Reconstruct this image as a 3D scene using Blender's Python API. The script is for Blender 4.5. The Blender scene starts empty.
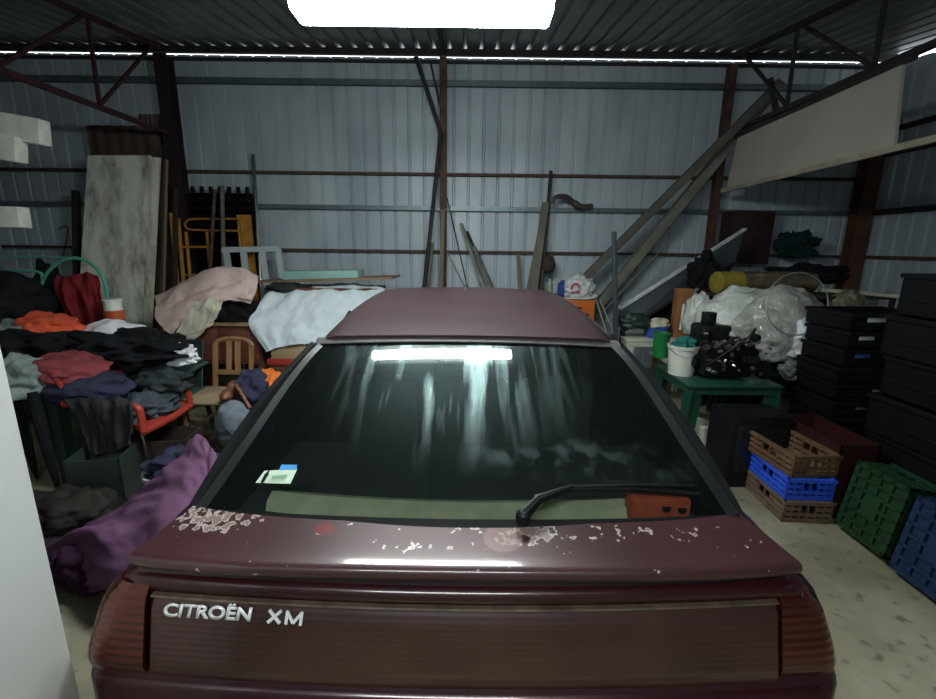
import bpy, bmesh, math, random
from math import sin, cos, pi, radians as R
from mathutils import Vector as V, Matrix, noise
random.seed(7)
S = bpy.context.scene
C = S.collection

# ---------------------------------------------------------------- camera
F, CX, CY = 450.0, 468.0, 349.5
PITCH, ROLL, CAMZ = R(12.9), R(0.7), 1.73
fw = V((0, cos(PITCH), -sin(PITCH))); up0 = V((0, sin(PITCH), cos(PITCH))); rt0 = V((1, 0, 0))
rt = rt0 * cos(ROLL) + up0 * sin(ROLL); up = up0 * cos(ROLL) - rt0 * sin(ROLL)
cam = bpy.data.objects.new('camera', bpy.data.cameras.new('camera')); C.objects.link(cam)
m = Matrix((rt, up, -fw)).transposed().to_4x4(); m.translation = V((0, 0, CAMZ)); cam.matrix_world = m
cam.data.sensor_width = 36; cam.data.lens = F / 936 * 36; cam.data.clip_start = .02
S.camera = cam

def ray(x, y): return fw + rt * ((x - CX) / F) - up * ((y - CY) / F)
def P(x, y, Y):                       # the place seen at x, y that is Y metres ahead
    d = ray(x, y); return V((0, 0, CAMZ)) + d * (Y / d.y)
def PZ(x, y, z=0):                    # the place seen at x, y at height z
    d = ray(x, y); return V((0, 0, CAMZ)) + d * ((z - CAMZ) / d.z)

# ---------------------------------------------------------------- materials
MATS = {}
def mat(name, col, rough=.6, metal=0, var=.25, scale=6, bump=0, bscale=40, coat=0, trans=0, emit=0, spec=.5, stretch=None):
    if name in MATS: return MATS[name]
    M = bpy.data.materials.new(name); M.use_nodes = True; nt = M.node_tree; N = nt.nodes; L = nt.links
    b = N['Principled BSDF']
    b.inputs['Roughness'].default_value = rough; b.inputs['Metallic'].default_value = metal
    b.inputs['Coat Weight'].default_value = coat; b.inputs['Transmission Weight'].default_value = trans
    b.inputs['Specular IOR Level'].default_value = spec
    tc = N.new('ShaderNodeTexCoord'); mp = N.new('ShaderNodeMapping'); L.new(tc.outputs['Object'], mp.inputs[0])
    if stretch: mp.inputs['Scale'].default_value = stretch
    nz = N.new('ShaderNodeTexNoise'); nz.inputs['Scale'].default_value = scale; nz.inputs['Detail'].default_value = 5
    L.new(mp.outputs[0], nz.inputs[0])
    cr = N.new('ShaderNodeValToRGB'); e = cr.color_ramp.elements
    e[0].position = .3; e[1].position = .7
    lo = [c * (1 - var) for c in col]; hi = [min(1, c * (1 + var)) for c in col]
    e[0].color = (*lo, 1); e[1].color = (*hi, 1)
    L.new(nz.outputs[0], cr.inputs[0]); L.new(cr.outputs[0], b.inputs['Base Color'])
    if bump:
        n2 = N.new('ShaderNodeTexNoise'); n2.inputs['Scale'].default_value = bscale; L.new(mp.outputs[0], n2.inputs[0])
        bp = N.new('ShaderNodeBump'); bp.inputs['Strength'].default_value = bump; bp.inputs['Distance'].default_value = .02
        L.new(n2.outputs[0], bp.inputs['Height']); L.new(bp.outputs[0], b.inputs['Normal'])
    MATS[name] = M; M['bsdf'] = 1
    return M
class NT:                              # small node helper
    def __init__(s, M): s.t = M.node_tree; s.N = s.t.nodes; s.L = s.t.links; s.b = s.N.get('Principled BSDF')
    def n(s, kind, **kw):
        x = s.N.new('ShaderNode' + kind)
        for k, v in kw.items():
            if k in x.inputs: x.inputs[k].default_value = v
            else: setattr(x, k, v)
        return x
    def l(s, a, b): s.L.new(a, b)
def newmat(name):
    M = bpy.data.materials.new(name); M.use_nodes = True; MATS[name] = M; return M, NT(M)
def ramp(t, src, stops):
    r = t.n('ValToRGB'); e = r.color_ramp.elements
    while len(e) < len(stops): e.new(.5)
    for k, (p, c) in enumerate(stops): e[k].position = p; e[k].color = c if len(c) == 4 else (*c, 1)
    t.l(src, r.inputs[0]); return r.outputs[0]
def mixc(t, fac, a, b):
    m = t.n('Mix', data_type='RGBA')
    if hasattr(fac, 'node'): t.l(fac, m.inputs[0])
    else: m.inputs[0].default_value = fac
    for v, i in ((a, 6), (b, 7)):
        if hasattr(v, 'node'): t.l(v, m.inputs[i])
        else: m.inputs[i].default_value = (*v, 1)
    return m.outputs[2]
def math_(t, op, a, b=None):
    m = t.n('Math', operation=op)
    for v, i in ((a, 0), (b, 1)):
        if v is None: continue
        if hasattr(v, 'node'): t.l(v, m.inputs[i])
        else: m.inputs[i].default_value = v
    return m.outputs[0]

# ---------------------------------------------------------------- objects
def thing(name, label, cat, loc, group=None):
    o = bpy.data.objects.new(name, None); C.objects.link(o); o.location = V(loc); o.empty_display_size = .05
    o['label'] = label; o['category'] = cat
    if group: o['group'] = group
    return o
def tag(o, label, cat, group=None):
    o['label'] = label; o['category'] = cat
    if group: o['group'] = group
    return o
def gloc(o):
    v = V((0, 0, 0))
    while o: v += o.location; o = o.parent
    return v

class B:
    def __init__(s): s.bm = bmesh.new()
    def box(s, c, d, rot=None, bevel=0, about=None):
        g = bmesh.ops.create_cube(s.bm, size=1)['verts']
        bmesh.ops.scale(s.bm, vec=d, verts=g)
        if bevel:
            ed = list({e for v in g for e in v.link_edges})
            r = bmesh.ops.bevel(s.bm, geom=ed, offset=bevel, segments=2, affect='EDGES', profile=.5)
            g = list({v for f in r['faces'] for v in f.verts} | {v for v in g if v.is_valid})
        if rot is not None:
            M = rot if isinstance(rot, Matrix) else Matrix.Rotation(rot, 3, 'Z')
            bmesh.ops.rotate(s.bm, verts=g, cent=(0, 0, 0), matrix=M)
        bmesh.ops.translate(s.bm, verts=g, vec=V(c)); return s
    def bar(s, a, b, w, h=None, bevel=0, roll=0, upv=None):      # rectangular bar from a to b
        a, b = V(a), V(b); d = b - a; L = d.length; d.normalize(); h = h or w
        u = V(upv) if upv is not None else V((0, 0, 1))
        if abs(d.dot(u)) > .99: u = V((0, 1, 0))
        x = d.cross(u).normalized(); z = x.cross(d)
        M = Matrix((x, d, z)).transposed()
        if roll: M = M @ Matrix.Rotation(roll, 3, 'Y')
        return s.box((a + b) / 2, (w, L, h), M, bevel)
    def tube(s, pts, r, seg=8, closed=False):
        pts = [V(p) for p in pts]; n = len(pts); rings = []
        rad = r if isinstance(r, (list, tuple)) else [r] * n
        u = None
        for i, p in enumerate(pts):
            if closed: d = (pts[(i + 1) % n] - pts[i - 1]).normalized()
            else: d = (pts[min(i + 1, n - 1)] - pts[max(i - 1, 0)]).normalized()
            if u is None: u = V((0, 0, 1)) if abs(d.z) < .9 else V((1, 0, 0))
            x = d.cross(u).normalized(); u = x.cross(d).normalized()
            rings.append([s.bm.verts.new(p + (x * cos(2 * pi * k / seg) + u * sin(2 * pi * k / seg)) * rad[i]) for k in range(seg)])
        for i in range(n if closed else n - 1):
            a, b = rings[i], rings[(i + 1) % n]
            for k in range(seg): s.bm.faces.new((a[k], a[(k + 1) % seg], b[(k + 1) % seg], b[k]))
        if not closed: s.bm.faces.new(rings[0][::-1]); s.bm.faces.new(rings[-1])
        return s
    def lathe(s, c, prof, seg=24, cap=True, axis=None):            # prof (r, z) from bottom to top
        c = V(c); rings = []
        for r, z in prof:
            rings.append([s.bm.verts.new(V((r * cos(2 * pi * k / seg), r * sin(2 * pi * k / seg), z))) for k in range(seg)])
        for a, b in zip(rings, rings[1:]):
            for k in range(seg): s.bm.faces.new((a[k], a[(k + 1) % seg], b[(k + 1) % seg], b[k]))
        if cap: s.bm.faces.new(rings[0][::-1]); s.bm.faces.new(rings[-1])
        vs = [v for r in rings for v in r]
        if axis is not None: bmesh.ops.rotate(s.bm, verts=vs, cent=(0, 0, 0), matrix=V((0, 0, 1)).rotation_difference(V(axis).normalized()).to_matrix())
        bmesh.ops.translate(s.bm, verts=vs, vec=c); return s
    def grid(s, pts, thick=0):                                     # pts[i][j]; a sheet, with thickness along its normals
        n, k = len(pts), len(pts[0])
        if not thick:
            g = [[s.bm.verts.new(p) for p in r] for r in pts]
            for i in range(n - 1):
                for j in range(k - 1): s.bm.faces.new((g[i][j], g[i][j + 1], g[i + 1][j + 1], g[i + 1][j]))
            return s
        def nrm(i, j):
            a = pts[min(i + 1, n - 1)][j] - pts[max(i - 1, 0)][j]; b = pts[i][min(j + 1, k - 1)] - pts[i][max(j - 1, 0)]
            c = a.cross(b); return c.normalized() if c.length > 1e-9 else V((0, 0, 1))
        A = [[s.bm.verts.new(pts[i][j]) for j in range(k)] for i in range(n)]
        Z = [[s.bm.verts.new(pts[i][j] - nrm(i, j) * thick) for j in range(k)] for i in range(n)]
        for i in range(n - 1):
            for j in range(k - 1):
                s.bm.faces.new((A[i][j], A[i + 1][j], A[i + 1][j + 1], A[i][j + 1]))
                s.bm.faces.new((Z[i][j], Z[i][j + 1], Z[i + 1][j + 1], Z[i + 1][j]))
        for i in range(n - 1):
            s.bm.faces.new((A[i][0], Z[i][0], Z[i + 1][0], A[i + 1][0])); s.bm.faces.new((A[i][-1], A[i + 1][-1], Z[i + 1][-1], Z[i][-1]))
        for j in range(k - 1):
            s.bm.faces.new((A[0][j], A[0][j + 1], Z[0][j + 1], Z[0][j])); s.bm.faces.new((A[-1][j], Z[-1][j], Z[-1][j + 1], A[-1][j + 1]))
        return s
    def slab(s, poly, thick, n=None):                              # flat polygon with real thickness
        poly = [V(p) for p in poly]
        if n is None: n = (poly[1] - poly[0]).cross(poly[2] - poly[1]).normalized()
        a = [s.bm.verts.new(p) for p in poly]; b = [s.bm.verts.new(p - V(n) * thick) for p in poly]
        s.bm.faces.new(a); s.bm.faces.new(b[::-1]); k = len(a)
        for i in range(k): s.bm.faces.new((a[i], b[i], b[(i + 1) % k], a[(i + 1) % k]))
        return s
    def lump(s, c, r, seed=0, amp=.18, freq=2.2, flat=.55, sub=4):
        g = bmesh.ops.create_icosphere(s.bm, subdivisions=sub, radius=1)['verts']
        for v in g:
            d = v.co.normalized(); o = V((seed * 3.1, seed * 1.7, seed * .9))
            k = 1 + amp * noise.noise(d * freq + o) * 1.6 + amp * .5 * (abs(noise.noise(d * freq * 2.6 + o)) - .25)
            p = d * k
            if p.z < -flat: p.z = -flat + (p.z + flat) * .08
            v.co = V((p.x * r[0], p.y * r[1], p.z * r[2])) + V(c)
        return s
    def make(s, name, m, parent=None, smooth=True, kind=None, sharp=35):
        bmesh.ops.recalc_face_normals(s.bm, faces=s.bm.faces)
        off = gloc(parent) if parent is not None else None
        if off is None and kind is None:
            n = len(s.bm.verts); c = V((0, 0, 0))
            for v in s.bm.verts: c += v.co
            c /= n; c.z = min(v.co.z for v in s.bm.verts); off = c
        if off is None: off = V((0, 0, 0))
        bmesh.ops.translate(s.bm, verts=s.bm.verts, vec=-off)
        if smooth:
            for f in s.bm.faces: f.smooth = True
            for e in s.bm.edges:
                if len(e.link_faces) == 2 and e.calc_face_angle(0) > R(sharp): e.smooth = False
        me = bpy.data.meshes.new(name); s.bm.to_mesh(me); s.bm.free()
        o = bpy.data.objects.new(name, me); C.objects.link(o)
        me.materials.append(m)
        if parent is not None: o.parent = parent
        else: o.location = off
        if kind: o['kind'] = kind
        return o

def catmull(p0, p1, p2, p3, t):
    return .5 * ((2 * p1) + (p2 - p0) * t + (2 * p0 - 5 * p1 + 4 * p2 - p3) * t * t + (3 * p1 - p0 - 3 * p2 + p3) * t ** 3)
def spline(pts, n):
    pts = [V(p) for p in pts]; k = len(pts) - 1; out = []
    for i in range(n):
        u = i / (n - 1) * k; a = min(int(u), k - 1); t = u - a
        g = lambda j: pts[j] if 0 <= j <= k else (2 * pts[0] - pts[1] if j < 0 else 2 * pts[k] - pts[k - 1])
        out.append(catmull(g(a - 1), g(a), g(a + 1), g(a + 2), t))
    return out
def surf(rows, nu, nv):
    rr = [spline(r, nv) for r in rows]
    cols = [spline([r[j] for r in rr], nu) for j in range(nv)]
    return [[cols[j][i] for j in range(nv)] for i in range(nu)]
def cloth_pts(rows, nu=36, nv=36, amp=.02, freq=5, seed=0, aniso=(1, 1), ragged=0):
    g = surf(rows, nu, nv); out = []
    for i in range(nu):
        r = []
        for j in range(nv):
            a = g[min(i + 1, nu - 1)][j] - g[max(i - 1, 0)][j]; b = g[i][min(j + 1, nv - 1)] - g[i][max(j - 1, 0)]
            n = a.cross(b); n = n.normalized() if n.length > 1e-9 else V((0, 0, 1))
            q = V((i / nu * aniso[0] * freq, j / nv * aniso[1] * freq, seed * 7.3))
            h = noise.noise(q) * .9 + (.5 - abs(noise.noise(q * 1.9 + V((5, 2, 1))))) * .6 - .15
            r.append(g[i][j] + n * h * amp * 1.6)
        out.append(r)
    return out
def cloth(name, label, cat, rows, m, amp=.02, freq=5, seed=0, thick=.008, nu=36, nv=36, aniso=(1, 1), parent=None, group=None):
    b = B(); b.grid(cloth_pts(rows, nu, nv, amp, freq, seed, aniso), thick)
    o = b.make(name, m, parent, sharp=80)
    if parent is None: tag(o, label, cat, group)
    return o
def copy_tree(o, dloc, label=None, rz=0, group=None):
    c = o.copy(); C.objects.link(c); c.location = o.location + V(dloc); c.rotation_euler.z += rz
    if label: c['label'] = label
    if group: c['group'] = group
    for ch in list(o.children):
        d = ch.copy(); C.objects.link(d); d.parent = c
        for g in ch.children:
            e = g.copy(); C.objects.link(e); e.parent = d
    return c
def path(pts, n=24): return spline(pts, n)

# ---------------------------------------------------------------- common materials
m_rust = mat('rusty_steel', (.09, .045, .035), .7, .2, .5, 9)
m_dark_steel = mat('dark_painted_steel', (.035, .028, .030), .6, .3, .35, 7)
m_galv = mat('galvanised_steel', (.16, .20, .22), .45, .6, .2, 12)
m_red_oxide = mat('red_oxide_paint', (.055, .014, .018), .6, .2, .4, 8)
m_wood = mat('weathered_wood', (.20, .15, .10), .75, 0, .35, 5, .2, 30, stretch=(1, 1, .2))
m_greywood = mat('grey_timber', (.17, .16, .13), .8, 0, .3, 5, .2, 30)
m_black = mat('black_plastic', (.005, .005, .006), .5, 0, .2, 5, spec=.25)
m_blackcloth = mat('black_cloth', (.008, .009, .011), .9, 0, .35, 9, .15, 50, spec=.15)
m_white = mat('white_plastic', (.72, .72, .68), .45, 0, .08, 3)
m_rubber = mat('rubber', (.02, .02, .02), .8)
m_chrome = mat('chromed_tube', (.6, .6, .6), .2, 1, .1, 3)

# ---------------------------------------------------------------- the shed
YB, YF = 6.5, -3.4
XL, XC = -8.2, P(868, 180, 6.34).x
XR = XC + .14
RZ = P(500, 50, YB - .04).z
def roofz(Y): return RZ + (Y - YB + .04) * .13
Mf, t = newmat('concrete_floor')
tc = t.n('TexCoord'); n1 = t.n('TexNoise', Scale=1.1, Detail=6.0); n2 = t.n('TexNoise', Scale=14.0, Detail=6.0); n3 = t.n('TexVoronoi', Scale=5.0)
for n in (n1, n2, n3): t.l(tc.outputs['Object'], n.inputs['Vector'])
c1 = ramp(t, n1.outputs[0], [(.38, (.165, .150, .098)), (.52, (.28, .255, .175)), (.66, (.37, .345, .25))])
c2 = ramp(t, n2.outputs[0], [(.30, (.45, .44, .42)), (.42, (.92, .92, .92)), (.7, (1, 1, 1))])
mm = t.n('Mix', data_type='RGBA', blend_type='MULTIPLY'); mm.inputs[0].default_value = 1; t.l(c1, mm.inputs[6]); t.l(c2, mm.inputs[7])
t.l(mm.outputs[2], t.b.inputs['Base Color']); t.b.inputs['Roughness'].default_value = .7
bp = t.n('Bump', Strength=.25, Distance=.01); t.l(n2.outputs[0], bp.inputs['Height']); t.l(bp.outputs[0], t.b.inputs['Normal'])
B().box(((XL + XR) / 2, (YB + YF) / 2, -.06), (XR - XL + .4, YB - YF + .4, .12)).make('floor', Mf, smooth=False, kind='structure')

Mw, t = newmat('corrugated_wall_sheet')
tc = t.n('TexCoord'); mp = t.n('Mapping'); mp.inputs['Scale'].default_value = (1, 1, .25); t.l(tc.outputs['Object'], mp.inputs[0])
n1 = t.n('TexNoise', Scale=3.0, Detail=5.0); t.l(mp.outputs[0], n1.inputs['Vector'])
t.l(ramp(t, n1.outputs[0], [(.3, (.38, .43, .48)), (.7, (.54, .60, .65))]), t.b.inputs['Base Color'])
t.b.inputs['Roughness'].default_value = .55; t.b.inputs['Metallic'].default_value = .2
Mr, t = newmat('corrugated_roof_sheet')
tc = t.n('TexCoord'); n1 = t.n('TexNoise', Scale=1.3, Detail=5.0); t.l(tc.outputs['Object'], n1.inputs['Vector'])
t.l(ramp(t, n1.outputs[0], [(.3, (.15, .17, .165)), (.7, (.24, .265, .26))]), t.b.inputs['Base Color'])
t.b.inputs['Roughness'].default_value = .42; t.b.inputs['Metallic'].default_value = .3

def corrug(a, b, n_in, top, bottom, pitch=.2, rib=.045, depth=.026, seam=.012):
    """trapezoid profile from a to b (plan points); ribs stand away from the room along n_in"""
    a, b = V(a), V(b); L = (b - a).length; d = (b - a).normalized(); n = V(n_in); prof = []
    u = 0
    while u < L - 1e-6:
        for q, h in ((0, 0), (pitch - rib, 0), (pitch - rib + seam, depth), (pitch - seam, depth)):
            if u + q <= L: prof.append((u + q, h))
        u += pitch
    prof.append((L, 0))
    return [[a + d * u + n * h + V((0, 0, z)) for u, h in prof] for z in (bottom, top)]
ztop = P(500, 58.6, YB).z
B().grid(corrug((XL, YB, 0), (XR, YB, 0), (0, 1, 0), ztop, 0), .004).make('wall_back', Mw, smooth=False, kind='structure')
B().grid(corrug((XR, YB, 0), (XR, YF, 0), (1, 0, 0), 2.95, 0), .004).make('wall_right', Mw, smooth=False, kind='structure')
B().grid(corrug((XL, YF, 0), (XL, YB, 0), (-1, 0, 0), 4.2, 0), .004).make('wall_left', Mw, smooth=False, kind='structure')
B().grid(corrug((XR, YF, 0), (XL, YF, 0), (0, -1, 0), 2.9, 0), .004).make('wall_front', Mw, smooth=False, kind='structure')
# upper strip of the right wall, above its narrow daylight slit
def rz(pts, z0, z1):
    return pts
g = corrug((XR, YB, 0), (XR, YF, 0), (1, 0, 0), 0, 0)
for p in g[0]: p.z = 2.95
for p in g[1]: p.z = max(2.96, roofz(p.y) - .10)
B().grid(g, .004).make('wall_right_upper', Mw, smooth=False, kind='structure')
# roof, ribs running in depth, rising to the back wall, short overhang outside
def roof():
    pr = []; x = XL - .05; pitch = .2
    while x < XR + .1:
        for q, h in ((0, 0), (.145, 0), (.157, .03), (.188, .03)): pr.append((x + q, h))
        x += pitch
    ys = [YF - .1, 0, 3, YB + .12]
    return [[V((x, y, roofz(y) + h)) for x, h in pr] for y in ys]
B().grid(roof(), .005).make('ceiling', Mr, smooth=False, kind='structure')
# eave purlin with daylight above the wall sheet
zb0, zb1 = P(500, 56, YB - .06).z, P(500, 50, YB - .06).z + .005
B().box(((XL + XR) / 2, YB - .04, (zb0 + zb1) / 2), (XR - XL, .06, zb1 - zb0)).make('trim_1', m_dark_steel, smooth=False, kind='structure')
k = 2
for py, hh, mm_, yy in ((62.5, .03, m_dark_steel, YB - .03), (84, .075, m_galv, YB - .04), (209, .06, m_galv, YB - .04), (175, .04, m_rust, YB - .035), (252, .035, m_rust, YB - .035), (335, .06, m_galv, YB - .04)):
    z = P(480, py, yy).z
    b = B()
    b.box(((XL + XR) / 2, yy, z), (XR - XL, .045, hh)); b.box(((XL + XR) / 2, yy - .02, z - hh / 2 + .004), (XR - XL, .05, .008))
    b.make('trim_%d' % k, mm_, smooth=False, kind='structure'); k += 1
for z, mm_, hh in ((P(480, 209, YB - .04).z, m_dark_steel, .07), (P(480, 252, YB - .04).z, m_rust, .04), (P(480, 84, YB).z - .55, m_dark_steel, .06), (2.95, m_dark_steel, .05)):
    B().box((XR - .035, (YB + YF) / 2, z), (.045, YB - YF, hh)).make('trim_%d' % k, mm_, smooth=False, kind='structure'); k += 1
# purlins across the roof, seen edge on near the back wall
for Y in ():
    B().box(((XL + XR) / 2, Y, roofz(Y) - .03), (XR - XL, .05, .05)).make('trim_%d' % k, m_dark_steel, smooth=False, kind='structure'); k += 1

def i_column(name, label, x, y, z, w, m, lean=0):
    t = thing(name, label, 'column', (x, y, 0))
    b = B()
    b.box((x, y - w * .4, z / 2), (w, .008, z)); b.box((x, y + w * .4, z / 2), (w, .008, z)); b.box((x, y, z / 2), (.008, w * .8, z))
    b.make('column_shaft', m, t, smooth=False)
    B().box((x, y, .006), (w * 1.6, w * 1.6, .012)).make('base_plate', m, t, smooth=False)
    return t
XT = (P(166, 80, 6.3).x, P(443, 100, 6.3).x, P(731, 90, 6.3).x)
i_column('steel_column', 'dark red-brown steel column beside the leaning white panels', XT[0], YB - .2, 4.02, .17, mat('column_paint', (.028, .014, .017), .6, .2, .4, 7))
i_column('steel_column', 'slender brown steel column in the middle of the back wall', XT[1], YB - .16, 4.04, .09, m_rust)
i_column('steel_column', 'rusty steel column behind the crossing long timbers', XT[2], YB - .16, 4.0, .10, m_rust)
i_column('steel_column', 'wide rusty column in the dark corner of the shed', XR - .14, YB - .16, 4.0, .2, mat('corner_rust', (.09, .04, .022), .7, .1, .5, 4))
def truss(label, X, zb, Y0, Y1, m, r=.022, webs=5):
    t = thing('roof_truss', label, 'truss', (X, (Y0 + Y1) / 2, zb), 'roof trusses')
    B().bar((X, Y0, zb), (X, Y1, zb), .05, .05).make('bottom_chord', m, t, smooth=False)
    B().bar((X, Y0, roofz(Y0) - .07), (X, Y1, roofz(Y1) - .07), .05, .05).make('top_chord', m, t, smooth=False)
    step = (Y1 - .12 - Y0) / webs
    for i in range(webs):
        y0 = Y1 - .12 - i * step; yb = y0 - step * .95
        B().bar((X, y0, roofz(y0) - .09), (X, yb, zb + .02), .03).make('web_bar', m, t, smooth=False)
        if i < webs: B().bar((X, yb, zb + .02), (X, yb + .02, roofz(yb) - .09), .03).make('web_bar', m, t, smooth=False)
    return t
truss('thin dark red roof truss beside the leaning white panels', XT[0], P(163, 133, 6.2).z, -3.2, YB - .28, m_red_oxide, webs=9)
truss('dark roof truss above the long pale board', XT[2], P(735, 133, 6.2).z, -3.2, YB - .25, m_dark_steel, webs=9)
t = thing('rafter_brace', 'dark diagonal brace at the top of the slender middle column', 'brace', (XT[1], YB - .2, 3.3))
B().bar(P(416, 57, YB - .14), P(441, 133, YB - .2), .05).make('brace_bar', m_dark_steel, t, smooth=False)
B().bar(P(430, 60, YB - .1), P(441, 110, YB - .15), .02).make('brace_strut', m_dark_steel, t, smooth=False)
tag(B().bar((XT[1], -3.2, roofz(-3.2) - .05), (XT[1], YB - .2, roofz(YB - .2) - .05), .045, .05).make('rafter', m_dark_steel, smooth=False), 'dark straight rafter running back to the slender middle column', 'rafter')

# ---------------------------------------------------------------- lamps
def fixture(label, c, power, L=1.27, hood=.27):
    t = thing('fluorescent_lamp', label, 'ceiling lamp', c, 'hanging fluorescent lamps')
    c = V(c)
    pr = [(-.115, .045), (-.12, .03), (-.085, -.045), (.085, -.045), (.12, .03), (.115, .045)]
    b = B()
    g = []
    for i, x in enumerate((-L / 2, -L / 2 + .012, L / 2 - .012, L / 2)):
        s_ = .9 if i in (0, 3) else 1
        g.append([b.bm.verts.new(c + V((x, y * s_, z * s_))) for y, z in pr])
    for a, q in zip(g, g[1:]):
        for k_ in range(6): b.bm.faces.new((a[k_], a[(k_ + 1) % 6], q[(k_ + 1) % 6], q[k_]))
    b.bm.faces.new(g[0]); b.bm.faces.new(g[-1])
    M, q = newmat('lamp_diffuser_%d' % power); q.b.inputs['Emission Color'].default_value = (.90, 1, .98, 1); q.b.inputs['Emission Strength'].default_value = power
    q.b.inputs['Base Color'].default_value = (.8, .8, .8, 1)
    b.make('diffuser', M, t, smooth=False)
    B().box(c + V((0, 0, .075)), (L + .03, hood, .055), bevel=.008).make('housing', m_white, t)
    for s_ in (-1, 1):
        q = c + V((s_ * L * .4, 0, .11)); B().tube([q, V((q.x, q.y, roofz(q.y)))], .003, 5).make('hanging_wire', m_dark_steel, t)
    return t
fixture('lit white fluorescent lamp hanging in front of the back wall', P(423, 13, 2.55) + V((0, 0, .02)), 66, hood=.46)  # hood widened beyond view to keep lamplight off the upper wall
fixture('lit fluorescent lamp hanging over the rear of the red car', (-.2, -.8, 2.78), 45)
W = bpy.data.worlds.new('world'); S.world = W; W.use_nodes = True
W.node_tree.nodes['Background'].inputs[0].default_value = (.9, .95, 1, 1); W.node_tree.nodes['Background'].inputs[1].default_value = 1.9
S.view_settings.view_transform = 'Standard'; S.view_settings.look = 'None'; S.view_settings.gamma = 1; S.view_settings.exposure = .4
# ---------------------------------------------------------------- the car
car = thing('car', 'old dark red hatchback with peeling lacquer on its tail spoiler', 'car', (0, 3.2, 0))
def paint(name, col, rough, coat, faded=None):
    M, t = newmat(name); b = t.b
    tc = t.n('TexCoord'); n = t.n('TexNoise', Scale=2.5, Detail=6.0); t.l(tc.outputs['Object'], n.inputs['Vector'])
    hi = faded or [c * 1.4 for c in col]
    t.l(ramp(t, n.outputs[0], [(.35, col), (.7, hi)]), b.inputs['Base Color'])
    b.inputs['Roughness'].default_value = rough; b.inputs['Coat Weight'].default_value = coat; b.inputs['Coat Roughness'].default_value = .12
    b.inputs['Metallic'].default_value = .25
    return M
m_paint = paint('maroon_paint', (.024, .0022, .0045), .32, .6)
m_roof = paint('faded_roof_paint', (.028, .010, .013), .42, .12, (.043, .018, .021))
m_trim = mat('black_rubber_trim', (.009, .0095, .011), .35, 0, .3, 8)
# spoiler paint with peeled lacquer patches
m_spoil, t = newmat('peeling_spoiler_paint')
tc = t.n('TexCoord'); co = tc.outputs['Object']
nb = t.n('TexNoise', Scale=2.0, Detail=5.0); t.l(co, nb.inputs['Vector'])
base = ramp(t, nb.outputs[0], [(.3, (.036, .011, .014)), (.7, (.060, .022, .025))])
def blob(t, co, c, rx, ry):
    s = t.n('VectorMath', operation='SUBTRACT'); t.l(co, s.inputs[0]); s.inputs[1].default_value = c
    m = t.n('VectorMath', operation='MULTIPLY'); t.l(s.outputs[0], m.inputs[0]); m.inputs[1].default_value = (1 / rx, 1 / ry, 0)
    l = t.n('VectorMath', operation='LENGTH'); t.l(m.outputs[0], l.inputs[0])
    mr = t.n('MapRange'); t.l(l.outputs['Value'], mr.inputs[0]); mr.inputs[1].default_value = 1; mr.inputs[2].default_value = 0; mr.inputs[3].default_value = 0; mr.inputs[4].default_value = 1
    return mr.outputs[0]
def cl(p): q = PZ(p[0], p[1], .99); return (q.x, q.y - 3.2, 0)
blobs = None
for p, rx, ry, w in (((215, 522), .19, .10, 1), ((265, 512), .12, .04, .8), ((200, 512), .13, .05, 1), ((468, 532), .10, .05, .8), ((530, 540), .12, .055, 1), ((500, 545), .10, .04, .5), ((640, 535), .35, .08, .42), ((420, 550), .16, .025, .6), ((350, 517), .25, .015, .7)):
    o = math_(t, 'MULTIPLY', blob(t, co, cl(p), rx, ry), w)
    blobs = o if blobs is None else math_(t, 'MAXIMUM', blobs, o)
nf = t.n('TexNoise', Scale=42.0, Detail=3.0, Roughness=.5); t.l(co, nf.inputs['Vector'])
nv = t.n('TexVoronoi', Scale=60.0); t.l(co, nv.inputs['Vector'])
mask = math_(t, 'ADD', nf.outputs[0], math_(t, 'MULTIPLY', blobs, .37))
mask = math_(t, 'SUBTRACT', mask, math_(t, 'MULTIPLY', nv.outputs['Distance'], .12))
mk = t.n('MapRange'); t.l(mask, mk.inputs[0]); mk.inputs[1].default_value = .655; mk.inputs[2].default_value = .67
edge = t.n('MapRange'); t.l(mask, edge.inputs[0]); edge.inputs[1].default_value = .71; edge.inputs[2].default_value = .75
peel = mixc(t, edge.outputs[0], (.42, .36, .34), (.22, .15, .145))
c0 = mixc(t, mk.outputs[0], base, peel)
red = blob(t, co, cl((325, 535)), .030, .020); rd = t.n('MapRange'); t.l(red, rd.inputs[0]); rd.inputs[1].default_value = .05; rd.inputs[2].default_value = .2
c0 = mixc(t, rd.outputs[0], c0, (.12, .008, .010))
pink = blob(t, co, cl((503, 543)), .055, .045); pk = t.n('MapRange'); t.l(pink, pk.inputs[0]); pk.inputs[1].default_value = .02; pk.inputs[2].default_value = .15
pf = math_(t, 'MULTIPLY', pk.outputs[0], .7)
c0 = mixc(t, pf, c0, (.16, .08, .08))
t.l(c0, t.b.inputs['Base Color']); t.b.inputs['Roughness'].default_value = .38; t.b.inputs['Coat Weight'].default_value = .6; t.b.inputs['Coat Roughness'].default_value = .10; t.b.inputs['Metallic'].default_value = .15

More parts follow.
